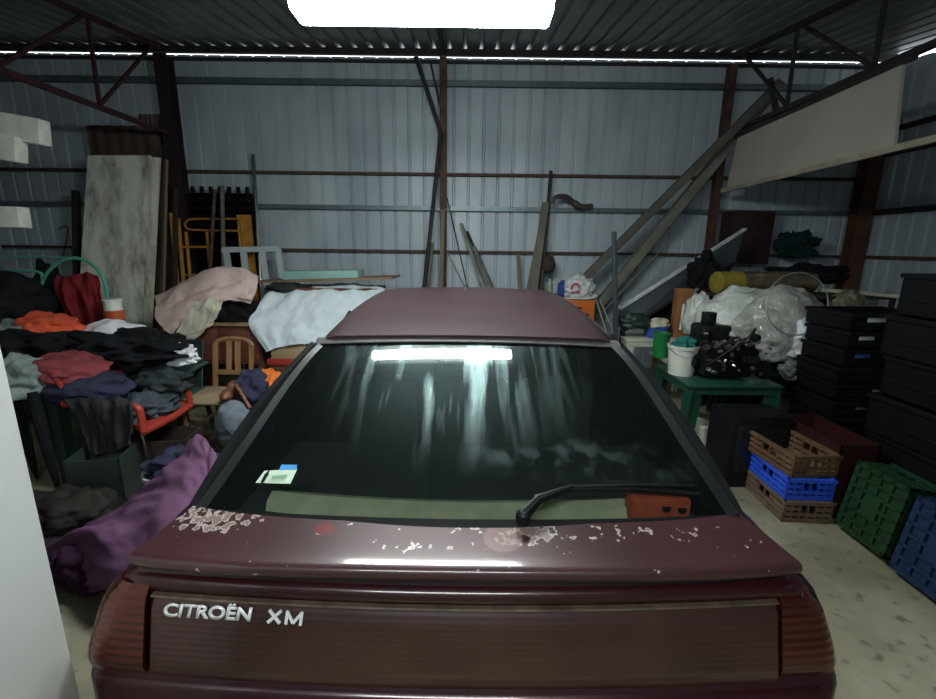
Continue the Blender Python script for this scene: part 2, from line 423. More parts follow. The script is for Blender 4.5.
YR = .885
def belt(y):       # height of the shoulder line along the car
    pts = [(.8, .93), (1.2, .955), (2.5, .93), (3.9, .90), (4.3, .86), (5.1, .74), (5.6, .60)]
    for (a, p), (b, q) in zip(pts, pts[1:]):
        if y <= b: k_ = max(0, (y - a) / (b - a)); return p + (q - p) * k_
    return pts[-1][1]
def outline(w, yr, yf, n=60):
    xs = [0, .15, .3, .45, .6, .72, .8, .86, .90, .935, .96, .98, .993, 1]
    Lh = (yf - yr) / 2; yc = (yf + yr) / 2
    f = lambda x: Lh * (1 - min(1, x) ** n) ** (1 / n)
    half = [(x * w, yc - f(x) + .045 * x * x) for x in xs]
    y0 = half[-1][1]; y1 = yc
    side = [(w, yc - Lh * .86 + (Lh * 1.72) * i / 22) for i in range(23)]
    front = [(x * w, yc + f(x) * (1 - .05 * x ** 2)) for x in xs[::-1]]
    h = half[:-1] + side + front[1:]
    return h + [(-x, y) for x, y in h[-2:0:-1]]
def bw(z):         # half width of the body at height z
    pts = [(.24, .87), (.30, .91), (.5, .935), (.68, .972), (.75, .960), (.85, .928), (.90, .880), (.93, .835), (.95, .80)]
    for (a, p), (b, q) in zip(pts, pts[1:]):
        if z <= b: return p + (q - p) * max(0, (z - a) / (b - a))
    return .80
levels = [(t_, bw(.24 + t_ * .69), y_, f_) for t_, y_, f_ in ((0, .97, 5.45), (.05, .885, 5.5), (.3, .850, 5.52), (.5, .855, 5.50), (.60, .87, 5.48), (.64, .895, 5.45), (.88, .937, 5.42), (.94, .945, 5.40), (.98, .955, 5.38), (1, .985, 5.36))]
b = B(); rings = []
for tt, w, yr, yf in levels:
    rings.append([b.bm.verts.new((x, y, .24 + tt * (belt(y) - .24))) for x, y in outline(w, yr, yf)])
K = len(rings[0])
for a, q in zip(rings, rings[1:]):
    for i in range(K): b.bm.faces.new((a[i], a[(i + 1) % K], q[(i + 1) % K], q[i]))
h = (K + 2) // 2     # deck: join mirrored points
top = rings[-1]
for i in range(h - 1):
    a, c2 = top[i], top[i + 1]; d, e = top[(K - i) % K], top[(K - i - 1) % K]
    vs = [a, c2, e, d]; vs = [v for n_, v in enumerate(vs) if v not in vs[:n_]]
    if len(vs) > 2 and (c2.co.y > 4.25): b.bm.faces.new(vs)
b.bm.faces.new(rings[0][::-1])
b.make('body_shell', m_paint, car, sharp=40)

# bumper moulding and a lower body line
def arc(y, z, hw, rec, n=41, drop=0, e=4):
    out = []
    for i in range(n):
        x = -1 + 2 * i / (n - 1); out.append(V((x * hw, y + rec * abs(x) ** e + .012 * x * x, z - drop * abs(x) ** e)))
    return out
# spoiler: lip, top surface up to the glass
pr = [(1.00, .935, .80), (.955, .942, .822), (.930, .951, .828), (.914, .960, .832), (.911, .972, .832), (.914, .981, .832), (.920, .9865, .830), (.932, .9880, .828), (.945, .9893, .824), (.960, .9918, .818), (.980, .9960, .810), (1.01, 1.003, .797), (1.04, 1.011, .780), (1.056, 1.0155, .772), (1.066, .995, .765)]
b = B(); rows = []
for y, z, w in pr: rows.append([p + V((0, (.035 * max(0, (y - .95) / .115)) * (p.x / w) ** 2, 0)) for p in arc(y, z, w, .040, 49, .010, 5)])
b.grid(rows)
for s_ in (0, -1): b.bm.faces.new([b.bm.verts.new(r[s_]) for r in rows])
sp = b.make('tailgate_spoiler', m_spoil, car, sharp=60)
B().grid([arc(.972, .942, .80, .045, 41, 0, 6), arc(.975, .885, .80, .045, 41, 0, 6)], .01).make('spoiler_gap_shade', m_black, car)  # black sheet painting the shade in the gap under the lip
# tailgate strip under the spoiler and the reflector panel with light clusters
def tailpt(x, z, out=0):         # the slightly bowed rear face
    w = bw(z); u = min(.999, abs(x) / w)
    return V((x, .893 + (z - .68) * .24 + .045 * u * u + min(.2, 2.3 * (1 - (1 - u ** 60) ** (1 / 60))) - out, z))
ribz = [.905 + (.935 - .905) * i / 4 for i in range(5)]
b = B(); b.grid([[tailpt(bw(z) * .985 * (-1 + 2 * j / 40), z, o_) for j in range(41)] for z, o_ in ((.914, -.004), (.909, .010), (.899, .015), (.884, .012), (.872, .0))])
b.make('tailgate_strip', m_paint, car, sharp=60)
m_ref, t = newmat('smoked_red_reflector')
tc = t.n('TexCoord'); wv = t.n('TexWave', wave_type='BANDS', bands_direction='Z', Scale=22.0); t.l(tc.outputs['Object'], wv.inputs['Vector'])
nn = t.n('TexNoise', Scale=5.0); t.l(tc.outputs['Object'], nn.inputs['Vector'])
t.l(ramp(t, nn.outputs[0], [(.3, (.024, .006, .005)), (.7, (.045, .012, .009))]), t.b.inputs['Base Color'])
t.b.inputs['Roughness'].default_value = .32; t.b.inputs['Coat Weight'].default_value = 1; t.b.inputs['Coat Roughness'].default_value = .03; t.b.inputs['Coat IOR'].default_value = 1.5
bp = t.n('Bump', Strength=.18, Distance=.004); t.l(wv.outputs[0], bp.inputs['Height']); t.l(bp.outputs[0], t.b.inputs['Normal'])
m_lens, t = newmat('ribbed_red_lens')
tc = t.n('TexCoord'); wv = t.n('TexWave', wave_type='BANDS', bands_direction='Z', Scale=16.0); t.l(tc.outputs['Object'], wv.inputs['Vector'])
t.b.inputs['Base Color'].default_value = (.16, .030, .020, 1); t.b.inputs['Roughness'].default_value = .18; t.b.inputs['Metallic'].default_value = .85
t.b.inputs['Coat Weight'].default_value = 1; t.b.inputs['Coat Roughness'].default_value = .04
bp = t.n('Bump', Strength=.45, Distance=.006); t.l(wv.outputs[0], bp.inputs['Height']); t.l(bp.outputs[0], t.b.inputs['Normal'])
zt, zbm = .866, .670
def panel(x0, x1, n, out, z0=zt, z1=zbm, side=0):
    rows = []
    for i in range(9):
        z = z0 + (z1 - z0) * i / 8; xe = side * bw(z) * .992 if side else x1
        rows.append([tailpt(x0 + (xe - x0) * j / n, z, out if 0 < i < 8 else out * .2) for j in range(n + 1)])
    return rows
rp = B().grid(panel(-.782, .782, 30, .014), .01).make('reflector_panel', m_ref, car, sharp=60)
for s_ in (-1, 1):
    B().grid(panel(s_ * .792, 0, 14, .016, .886, .684, s_), .01).make('tail_light', m_lens, car, sharp=60)
B().grid([[tailpt(bw(z) * .99 * (-1 + 2 * j / 50), z, o_) for j in range(51)] for z, o_ in ((.669, 0), (.665, .018), (.652, .020), (.648, 0))], .004).make('panel_ledge', m_paint, car, sharp=60)
B().grid([[tailpt(-.785 + 1.57 * j / 50, z, o_) for j in range(51)] for z, o_ in ((.873, .004), (.872, .016), (.868, .017), (.867, .004))], .004).make('chrome_strip', mat('tarnished_strip', (.20, .15, .11), .35, .7, .4, 20), car)
# lettering
def text(s, p0, p1, h, parent, m, n_out=(0, -1, 0), name='badge_lettering', bold=.02, slant=.15, ext=.0015):
    cu = bpy.data.curves.new(name, 'FONT'); cu.body = s; cu.size = 1; cu.offset = bold; cu.extrude = .0; cu.shear = slant
    o = bpy.data.objects.new('tmp', cu); C.objects.link(o); bpy.context.view_layer.update()
    me = bpy.data.meshes.new_from_object(o.evaluated_get(bpy.context.evaluated_depsgraph_get())); bpy.data.objects.remove(o)
    xs = [v.co.x for v in me.vertices]; x0, x1 = min(xs), max(xs)
    capH = .70; bb = bmesh.new(); bb.from_mesh(me); bpy.data.meshes.remove(me)
    ex = bmesh.ops.extrude_face_region(bb, geom=list(bb.faces)); 
    for v in ex['geom']:
        if isinstance(v, bmesh.types.BMVert): v.co.z += 1
    p0, p1 = V(p0), V(p1); d = p1 - p0; n = V(n_out).normalized(); u = n.cross(d).normalized(); 
    if u.z < 0: u = -u
    for v in bb.verts:
        v.co = p0 + d * ((v.co.x - x0) / (x1 - x0)) + u * (v.co.y / capH * h) + n * (v.co.z * ext * 2)
    b = B(); b.bm.free(); b.bm = bb
    return b.make(name, m, parent, smooth=False)
m_badge = mat('badge_silver', (.80, .80, .82), .35, .1, .05, 5)
def tailray(x, y):        # where the sight line meets the reflector face
    ok, q, n_, f_ = rp.ray_cast(V((0, 0, CAMZ)) - gloc(rp), ray(x, y).normalized())
    return q + gloc(rp) + V((0, -.001, 0))
bpy.context.view_layer.update()
nrm = V((0, -1, .24)).normalized()
text('CITROËN', tailray(164.5, 615), tailray(253, 620), .031, car, m_badge, nrm, bold=.03)
xa, xb = tailray(266.5, 622), tailray(304.5, 625); dx_ = xb - xa; uu = nrm.cross(dx_).normalized(); uu = uu if uu.z > 0 else -uu
def stroke(pairs, name, w=.0075):
    B_ = B()
    for (u0, v0), (u1, v1) in pairs:
        sl = .12; p_ = lambda u, v: xa + dx_ * (u + sl * v * .25) + uu * (v * .033) + nrm * .0015
        B_.bar(p_(u0, v0), p_(u1, v1), w, .003, upv=nrm)
    return B_.make('badge_lettering', m_badge, car, smooth=False)
stroke([((.04, .03), (.36, .97)), ((.36, .03), (.04, .97))], 'x')
stroke([((.52, .0), (.52, 1)), ((.52, .94), (.70, .12)), ((.70, .12), (.90, .94)), ((.90, 1), (.90, 0))], 'm', .007)

# roof and window frames
def roofprof(y):
    pts = [(1.76, 1.372), (1.95, 1.395), (2.3, 1.419), (2.7, 1.431), (3.0, 1.434), (3.35, 1.422), (3.55, 1.40)]
    return spline([(0, a, q) for a, q in pts], 200)
rp_ = roofprof(0)
def rz_(y):
    for a, c2 in zip(rp_, rp_[1:]):
        if a.y <= y <= c2.y: return a.z + (c2.z - a.z) * (y - a.y) / max(1e-6, c2.y - a.y)
    return rp_[0].z if y < rp_[0].y else rp_[-1].z
rows = []
for i in range(25):
    y = 1.76 + (3.55 - 1.76) * i / 24; w = .605 + .02 * sin(pi * i / 24)
    r = []
    for j in range(33):
        u = -1 + 2 * j / 32; a = abs(u)
        x = u * w; z = rz_(y) - .016 * a * a - .045 * max(0, (a - .9) / .1) ** 2 + .001
        yy = y + (.03 * (1 - a * a) * -1 if i == 0 else 0) * (1 - i / 24)
        r.append(V((x, y + .028 * a * a * (1 - i / 24), z)))
    rows.append(r)
B().grid(rows, .012).make('roof_panel', m_roof, car, sharp=60)
# rear glass
m_glass, t = newmat('dusty_tinted_glass')
t.N.remove(t.b); out = t.N['Material Output']
tr = t.n('BsdfTransparent'); tr.inputs[0].default_value = (.50, .58, .56, 1)
gl = t.n('BsdfGlossy', Roughness=.02); gl.inputs[0].default_value = (.9, 1, 1, 1)
fr = t.n('Fresnel', IOR=1.55); mx = t.n('MixShader'); t.l(fr.outputs[0], mx.inputs[0]); t.l(tr.outputs[0], mx.inputs[1]); t.l(gl.outputs[0], mx.inputs[2])
# dusty streaks down the glass, massed in a blob painting the lamp's glow
tc = t.n('TexCoord'); mp = t.n('Mapping'); mp.inputs['Scale'].default_value = (11, 1.0, 0.3); t.l(tc.outputs['Object'], mp.inputs[0])
ns = t.n('TexNoise', Scale=1.6, Detail=3.0, Distortion=.35); t.l(mp.outputs[0], ns.inputs['Vector'])
st = t.n('MapRange'); t.l(ns.outputs[0], st.inputs[0]); st.inputs[1].default_value = .50; st.inputs[2].default_value = .72; st.inputs[3].default_value = .05; st.inputs[4].default_value = 1
cm = blob(t, tc.outputs['Object'], (-.06, 1.66 - 3.2, 0), .55, .48)
cmm = t.n('MapRange'); t.l(cm, cmm.inputs[0]); cmm.inputs[1].default_value = 0; cmm.inputs[2].default_value = .7
streak = math_(t, 'MULTIPLY', st.outputs[0], cmm.outputs[0])
nd = t.n('TexNoise', Scale=14.0, Detail=5.0); t.l(tc.outputs['Object'], nd.inputs['Vector'])
hz = t.n('MapRange'); t.l(nd.outputs[0], hz.inputs[0]); hz.inputs[1].default_value = .48; hz.inputs[2].default_value = .8; hz.inputs[3].default_value = 0; hz.inputs[4].default_value = .6
hb = blob(t, tc.outputs['Object'], (.33, 1.26 - 3.2, 0), .42, .09)
hz2 = math_(t, 'MULTIPLY', hz.outputs[0], hb)
dust_glow = math_(t, 'ADD', math_(t, 'MULTIPLY', streak, .38), math_(t, 'MULTIPLY', hz2, .5)); dust_glow = math_(t, 'ADD', dust_glow, .012)
df = t.n('BsdfDiffuse'); df.inputs[0].default_value = (.45, .58, .58, 1)
rg = t.n('BsdfGlossy', Roughness=.33); rg.inputs[0].default_value = (.5, .68, .68, 1)
ad = t.n('MixShader'); ad.inputs[0].default_value = .5; t.l(df.outputs[0], ad.inputs[1]); t.l(rg.outputs[0], ad.inputs[2])
m2 = t.n('MixShader'); t.l(dust_glow, m2.inputs[0]); t.l(mx.outputs[0], m2.inputs[1]); t.l(ad.outputs[0], m2.inputs[2]); t.l(m2.outputs[0], out.inputs[0])
GB = [(1.057, 1.016), (1.26, 1.117), (1.49, 1.230), (1.65, 1.312), (1.775, 1.366)]   # centre line of the glass
def glasspt(u, v, off=0):
    c_ = spline([(0, a, q) for a, q in GB], 41)[int(round(v * 40))]
    w = .758 + (.590 - .758) * v; a = abs(u)
    return V((u * w, c_.y + .070 * a * a * (1 - v) + .022 * a * a * v, c_.z - .020 * a * a)) + V((0, -.42, .9)).normalized() * off
rows = [[glasspt(-1 + 2 * j / 40, i / 40) for j in range(41)] for i in range(41)]
gw = B().grid(rows).make('rear_window', m_glass, car, sharp=80)
# black frame strips round the glass
def strip(uv, w, name, m, off=.006, th=.01):
    b = B(); pts = [glasspt(u, v, off) for u, v in uv]
    b.tube(pts, w, 6); return b.make(name, m, car)
b = B(); n = 41
for s_ in (-1, 1):
    rows = []
    for i in range(41):
        v = i / 40; p = glasspt(s_, v, .004); q = glasspt(s_ * .965, v, .002)
        d = V((s_ * .022, .02, -.022))
        rows.append([q, q + (p - q) * .5 + V((0, 0, .003)), p + V((0, 0, .008)), p + d * .6 + V((0, 0, .008)), p + d * 1.2, p + d * 1.5 + V((0, 0, -.03))])
    B().grid(rows, .006).make('window_pillar', m_trim, car, sharp=60)
B().grid([[glasspt(-1.04 + 2.08 * j / 40, 1, .0) + V((0, dy, dz)) for j in range(41)] for dy, dz in ((-.028, -.008), (-.012, .005), (.006, .010), (.02, .006))], .006).make('window_header', mat('header_trim', (.10, .09, .09), .35, .2, .3, 6), car, sharp=60)
B().grid([[glasspt(-1.02 + 2.04 * j / 40, 0, .0) + V((0, dy, dz)) for j in range(41)] for dy, dz in ((-.010, -.006), (-.002, .001), (.007, .006))], .004).make('window_seal', m_black, car)
# side windows, side pillars, windscreen
m_sglass = mat('side_glass', (.012, .015, .016), .06, 0, .1, 3, coat=1)
for s_ in (-1, 1):
    rows = []
    for v in range(9):
        vv = v / 8; r = []
        for j in range(19):
            q = j / 18; yt = 1.78 + (3.5 - 1.78) * q; yb = 1.16 + (4.25 - 1.16) * q
            tp = V((s_ * (.612 + .015 * sin(pi * q)), yt, rz_(yt) - .045)); bt = V((s_ * .792, yb, belt(yb) - .005))
            p = bt + (tp - bt) * vv; p.x += s_ * .03 * sin(pi * vv); r.append(p)
        rows.append(r)
    B().grid(rows, .01).make('side_window', m_sglass, car, sharp=70)
    for q0 in (.0, .36, .68, 1.0):
        yt = 1.78 + (3.5 - 1.78) * q0; yb = 1.16 + (4.25 - 1.16) * q0
        tp = V((s_ * .622, yt, rz_(yt) - .045)); bt = V((s_ * .80, yb, belt(yb)))
        pts = [bt + (tp - bt) * k_ / 8 + V((s_ * .035 * sin(pi * k_ / 8), 0, 0)) for k_ in range(9)]
        B().tube(pts, .022, 6).make('side_pillar', m_trim if q0 < 1 else m_paint, car)
    for yw in (1.65, 4.55):
        wl = B().lathe((s_ * .80, yw, .31), [(.12, -.09), (.30, -.10), (.315, -.06), (.315, .06), (.30, .09), (.2, .095), (.1, .07)], 32, axis=(s_, 0, 0)).make('wheel', m_rubber, car)
        B().lathe((s_ * .80, yw, .31), [(.02, .10), (.19, .10), (.20, .092), (.2, .08)], 24, axis=(s_, 0, 0)).make('hub_cap', mat('hub_cap_plastic', (.3, .3, .3), .4, .5), wl)
    B().box((s_ * .98, 4.0, .98), (.16, .10, .12), bevel=.03).make('door_mirror', m_paint, car)
B().grid([[V((-1 + 2 * j / 16, 0, 0)).x * V((0, 0, 0)) + V(((-1 + 2 * j / 16) * (.62 + (.76 - .62) * i / 8), 3.55 + .85 * i / 8 - .10 * abs(-1 + 2 * j / 16) ** 2, 1.41 - .52 * i / 8 - .02 * abs(-1 + 2 * j / 16) ** 2)) for j in range(17)] for i in range(9)], .008).make('windscreen', m_sglass, car)
# cabin: parcel shelf, seats, trim
m_int = mat('cabin_cloth', (.03, .033, .035), .9, 0, .2, 10)
B().box((0, 1.45, .925), (1.40, .56, .02)).make('parcel_shelf', m_int, car, smooth=False)
B().grid([[V((-.60 + 1.2 * j / 20, 1.185 + .05 * (-1 + 2 * j / 20) ** 2 + dy, .955 + dz)) for j in range(21)] for dy, dz in ((-.02, -.01), (-.01, .012), (.02, .022), (.05, .01), (.06, -.02))], .01).make('khaki_strip', mat('khaki_tone', (.72, .62, .42), .95, 0, .15, 12), car)  # khaki strip just inside the foot of the rear glass
for x in (-.38, .02, .40):
    B().box((x, 1.95, .95), (.34, .12, .42), bevel=.05).make('rear_seat_back', m_int, car)
for x in (-.38, .38):
    B().box((x, 2.9, .95), (.44, .14, .55), bevel=.06).make('front_seat_back', m_int, car)
    B().box((x, 2.92, 1.28), (.24, .08, .16), bevel=.035).make('head_rest', m_int, car)
# wiper
p0 = P(521, 519, 1.10); ga = lambda x, y: min((glasspt(-1 + 2 * a / 40, v / 40, .014) for a in range(41) for v in range(41)), key=lambda q: (proj(q) - V((x, y))).length)
def proj(p):
    d = V(p) - V((0, 0, CAMZ)); z = d.dot(fw); return V((CX + F * d.dot(rt) / z, CY - F * d.dot(up) / z))
wp = thing('x', 'x', 'x', (0, 0, 0)); bpy.data.objects.remove(wp)
a, c2, d, e = ga(526, 515), ga(571, 489), ga(640, 487), ga(700, 491)
wa = B().tube([a + V((0, -.02, .006)), a + (c2 - a) * .3 + V((0, 0, .02)), c2 + V((0, 0, .014))], [.016, .013, .007], 8).lathe(a + V((0, -.018, -.01)), [(.02, 0), (.02, .02), (.012, .03)], 12).make('wiper_arm', m_black, car)
B().tube([c2 + V((0, 0, .012)), d + V((0, 0, .016)), e + V((0, 0, .008))], .005, 6).tube([ga(530, 496) + V((0, 0, .004)), ga(575, 492) + V((0, 0, .007)), d + V((0, 0, .006)), ga(705, 494) + V((0, 0, .003))], .006, 6).make('wiper_blade', m_black, wa)
# sticker on the glass
def on_glass(poly, off, m, name, par):
    b = B(); b.slab([ga(*p) + V((0, -.42, .9)).normalized() * off for p in poly], .0008, (0, -.42, .9)); return b.make(name, m, par, smooth=False)
def gexact(x, y, off):
    best = ga(x, y); nrm_ = V((0, -.5, .86)).normalized(); c_ = best
    d_ = ray(x, y); o_ = V((0, 0, CAMZ)); tt = (c_ - o_).dot(nrm_) / d_.dot(nrm_); return o_ + d_ * tt + nrm_ * off
def gl_poly(poly, off, m, name, par):
    b = B(); b.slab([gexact(x, y, off) for x, y in poly], .0006, (0, -.5, .86)); return b.make(name, m, par, smooth=False)
stk = gl_poly([(264, 470), (297, 468), (290, 483), (255, 482)], -.004, mat('sticker_pale_green', (.50, .62, .48), .6, 0, .1, 30), 'window_sticker', car)
gl_poly([(281, 464), (297, 464), (296, 469), (279, 469)], -.0035, mat('sticker_blue', (.05, .25, .55), .5), 'sticker_heading', stk)
gl_poly([(264, 474), (269, 469), (271, 470), (263, 482), (260, 482)], -.003, m_black, 'sticker_mark', stk)
gl_poly([(272, 475), (287, 474), (286, 476.5), (271, 477.5)], -.003, mat('sticker_text_green', (.18, .3, .2), .6), 'sticker_print', stk)
# red pierced box on the parcel shelf
rb = thing('storage_box', 'orange-red pierced box lying behind the rear window beside the wiper', 'box', P(661, 512, 1.16))
c_ = gloc(rb); M_ = mat('orange_red_plastic', (.85, .13, .06), .5, 0, .2, 20)
b = B(); b.box(c_ + V((0, .03, .0)), (.17, .06, .075), bevel=.006); b.make('box_shell', M_, rb)
for k_ in (0, 1): B().lathe(c_ + V((.015 + .045 * k_, .003, .012 - .004 * k_)), [(.013, -.004), (.013, .004)], 16, axis=(0, -1, .2)).make('hole', m_black, rb)
B().tube([V((-.02, 2.9, 1.432)), V((-.02, 2.95, 1.50))], [.006, .003], 6).lathe((-.02, 2.9, 1.425), [(.02, 0), (.015, .015)], 12).make('roof_antenna', m_black, car)
# ---------------------------------------------------------------- things in the shed
def PX(x, y, X): d = ray(x, y); return V((0, 0, CAMZ)) + d * (X / d.x)
def T(v, **k): return v
def one(b, name, label, cat, m, group=None, smooth=True, sharp=35): return tag(b.make(name, m, smooth=smooth, sharp=sharp), label, cat, group)
def lean(name, label, cat, a, c, w, h, m, group=None, floor=True, round_=False):
    a = P(*a); c = P(*c); d = c - a
    if floor: c = a + d * (a.z / (a.z - c.z)); c.z += .0
    b = B()
    if round_: b.tube([a, c], w / 2, 10)
    else: b.bar(a, c, w, h, bevel=min(w, h) * .08)
    lo = min(v.co.z for v in b.bm.verts)
    if floor: bmesh.ops.translate(b.bm, verts=b.bm.verts, vec=(0, 0, -lo + .001))
    return one(b, name, label, cat, m, group)
def heap(name, label, cat, c, r, m, seed, amp=.2, freq=2.4, group=None, sub=5):
    b = B(); b.lump(c, r, seed, amp, freq, .6, sub)
    for v in b.bm.verts:      # folds
        q = v.co * 9 + V((seed, 0, 0)); k_ = (.5 - abs(noise.noise(V((q.x * .9, q.y * .9, q.z * 1.6))))) * .035
        v.co += (v.co - V(c)).normalized() * k_
    return one(b, name, label, cat, m, group, sharp=80)

# fabrics
def fab(n, c, var=.25): return mat(n, c, .92, 0, var, 7, .12, 50, spec=.2)
f_purple = fab('plum_fabric', (.155, .070, .140), .18); f_pink = fab('pale_pink_fabric', (.74, .54, .51), .08); f_cream = fab('cream_fabric', (.60, .56, .45), .12)
f_white = fab('pale_blue_white_fabric', (.66, .73, .78), .08); f_red = fab('dark_red_fabric', (.17, .014, .018)); f_orange = fab('orange_fabric', (.60, .09, .04))
f_maroon = fab('faded_maroon_fabric', (.22, .045, .055)); f_navy = fab('navy_fabric', (.030, .030, .060)); f_grey = fab('grey_green_fabric', (.22, .26, .25))
f_snow = fab('white_fabric', (.70, .70, .76), .08); f_jean = fab('grey_denim', (.06, .07, .085)); f_char = fab('charcoal_fabric', (.028, .028, .03))
m_redp = mat('red_plastic', (.38, .045, .030), .4, 0, .15, 5); m_greenp = mat('bottle_green_plastic', (.012, .055, .035), .4, 0, .2, 4)
m_dgreen = mat('dark_green_plastic', (.012, .035, .026), .45, 0, .2, 4); m_brownwood = mat('red_brown_wood', (.13, .045, .025), .5, 0, .3, 6, stretch=(.3, 1, 3))
m_chairwood = mat('honey_wood', (.26, .13, .06), .5, 0, .25, 8, stretch=(2, 2, .4)); m_card = mat('cardboard', (.36, .26, .15), .85, 0, .12, 5)
m_yellow = mat('ochre_paint', (.42, .19, .03), .5, .1, .3, 8); m_darkbox = mat('dark_brown_box', (.035, .022, .018), .7, 0, .3, 6)

# near white cabinet by the car
t = thing('metal_cabinet', 'white metal cabinet standing close beside the tail of the car', 'cabinet', (-1.27, .57, 0))
B().box((-1.238, .575, .80), (.60, .62, 1.56), bevel=.012).make('cabinet_body', mat('white_enamel', (.60, .60, .58), .45, 0, .05, 2), t)
B().box((-1.238, .247, .82), (.58, .03, 1.48), bevel=.01).make('door', MATS['white_enamel'], t)
B().box((-1.06, .222, 1.0), (.02, .02, .22), bevel=.005).make('handle', m_chrome, t)
B().box((-1.238, .575, .012), (.56, .58, .024)).make('plinth', m_black, t)

# rack with white boards on its arms
rx = P(3, 260, 4.25).x - .04
t = thing('board_rack', 'upright steel rack carrying white boards at the wall of clothes', 'rack', (rx, 4.2, 0))
rx = P(3, 260, 4.25).x - .04
for dx in (-.9, 0): B().bar((rx + dx, 4.25, 0), (rx + dx, 4.25, 2.9), .05, .05).make('rack_post', m_galv, t, smooth=False)
m_wboard = mat('flaking_white_paint', (.88, .90, .80), .8, 0, .15, 9, .3, 25)
zs = []
def wboard(x, y0, y1, label, Y, dz):
    p = P(x, (y0 + y1) / 2, Y); h = (P(x, y0, Y).z - P(x, y1, Y).z)
    b = B(); b.bar(p + V((-1.5, .05, dz)), p, .12, h * .93, bevel=.012)
    for v in b.bm.verts: v.co += V((noise.noise(v.co * 5) * .02, 0, noise.noise(v.co * 6 + V((3, 0, 0))) * .012))
    one(b, 'white_board', label, 'board', m_wboard, 'white boards on the steel rack'); return p.z + dz * .45 - h / 2
for a_ in ((45, 119, 147, 'topmost white board on the steel rack, sticking out farthest', 4.1, .24), (22, 138, 165, 'second white board on the steel rack, just under the topmost', 4.05, .24), (25, 206, 229, 'lowest white board end resting low on the steel rack', 4.1, .0)):
    z = wboard(*a_)
    B().bar((rx - .3, 3.98, z - .03), (rx - .3, 4.27, z - .03), .03, .03).make('rack_arm', m_galv, t, smooth=False)
B().bar((rx - .9, 4.25, 1.2), (rx, 4.25, 1.2), .03, .05).make('rack_beam', m_galv, t, smooth=False)

# leaning panels at the left column
def leanslab(name, label, cat, tl, tr, ml, mr, th, m):
    tl, tr, ml, mr = P(*tl), P(*tr), P(*ml), P(*mr)
    bl = tl + (ml - tl) * (tl.z / (tl.z - ml.z)); br = tr + (mr - tr) * (tr.z / (tr.z - mr.z))
    n_ = (tr - tl).cross(bl - tl).normalized()
    if n_.y > 0: n_ = -n_
    b = B(); k_ = 2
    b.slab([tl, tr, br, bl], th, n_); lo = min(v.co.z for v in b.bm.verts); bmesh.ops.translate(b.bm, verts=b.bm.verts, vec=(0, 0, -lo + .001))
    return one(b, name, label, cat, m, smooth=False)
M_, q = newmat('stained_white_panel')
tc = q.n('TexCoord'); mp = q.n('Mapping'); mp.inputs['Scale'].default_value = (2.2, 2.2, .7); q.l(tc.outputs['Object'], mp.inputs[0])
n1 = q.n('TexNoise', Scale=1.6, Detail=6.0, Roughness=.65); q.l(mp.outputs[0], n1.inputs['Vector'])
q.l(ramp(q, n1.outputs[0], [(.33, (.16, .14, .10)), (.43, (.58, .56, .47)), (.55, (.88, .87, .78))]), q.b.inputs['Base Color']); q.b.inputs['Roughness'].default_value = .75
leanslab('door_panel', 'tall stained white door panel leaning at the back wall', 'panel', (88, 156, 6.15), (150, 156, 6.15), (80, 280, 5.85), (142, 290, 5.85), .04, M_)
leanslab('door_panel', 'narrow edge of a second white panel behind the stained one', 'panel', (140, 157, 6.24), (160, 158, 6.24), (136, 290, 5.98), (153, 290, 5.98), .03, M_)
def corr_sheet(label, x0, x1, y0, Y):
    a_, c_ = P(x0, y0, Y), P(x1, y0, Y); n_ = 30; rows = []
    for z in (a_.z, .0):
        rows.append([V((a_.x + (c_.x - a_.x) * i / n_, Y + .012 * sin(i / n_ * pi * 2 * 5.5) - (a_.z - z) * .02, z)) for i in range(n_ + 1)])
    return one(B().grid(rows, .004), 'corrugated_sheet', label, 'sheet', mat('brown_sheet_metal', (.085, .055, .045), .6, .2, .3, 6))
corr_sheet('brown corrugated sheet rising behind the stained white panel', 86, 158, 125, 6.30)
corr_sheet('brown corrugated sheet standing highest beside the dark column', 138, 163, 114, 6.38)
lean('steel_post', 'short dark post standing beside the stained white panel', 'post', (76, 191, 6.2), (77, 260, 6.1), .07, .07, m_dark_steel)
one(B().tube(path([P(58, 229, 6.44), P(66, 226, 6.42), P(67, 235, 6.42), P(62, 262, 6.44)]), .006, 6), 'wire_hook', 'thin bent wire on the wall above the mint green tubes', 'wire', m_dark_steel)
lean('timber_plank', 'brown plank standing tight against the dark column', 'plank', (166, 160, 6.1), (163, 290, 5.9), .07, .03, m_wood)
lean('timber_plank', 'narrow dark plank between the dark column and ochre scaffold frame', 'plank', (176, 188, 6.1), (175, 290, 5.95), .05, .03, m_darkbox)

# black pallets and ochre scaffold frames
t = thing('plastic_pallet', 'upright black lattice pallet with spiky top behind the ochre frames', 'pallet', P(216, 290, 6.34) * 1); t.location.z = 0
b = B(); x0, x1 = P(190, 195, 6.34).x, P(252, 195, 6.34).x; zt_ = P(200, 192, 6.34).z
for i in range(13):
    x = x0 + (x1 - x0) * i / 12; b.box((x, 6.34, (zt_ - .02) / 2), (.05, .05, zt_ - .02))
for i in range(22): b.box(((x0 + x1) / 2, 6.33, .04 + i * (zt_ - .08) / 21), (x1 - x0, .03, .055))
b.make('lattice', m_black, t, smooth=False)
b = B()
for i in range(7): b.box((x0 + .05 + (x1 - x0 - .1) * i / 6, 6.33, zt_ + .02), (.04, .04, .10))
b.make('spike_row', m_black, t, smooth=False)
def pp(pts, Y): return [P(x, y, Y) for x, y in pts]
t = thing('scaffold_frame', 'tall ochre scaffold frame with cross rungs beside the dark column', 'scaffold frame', (P(180, 290, 6.05).x, 6.05, 0))
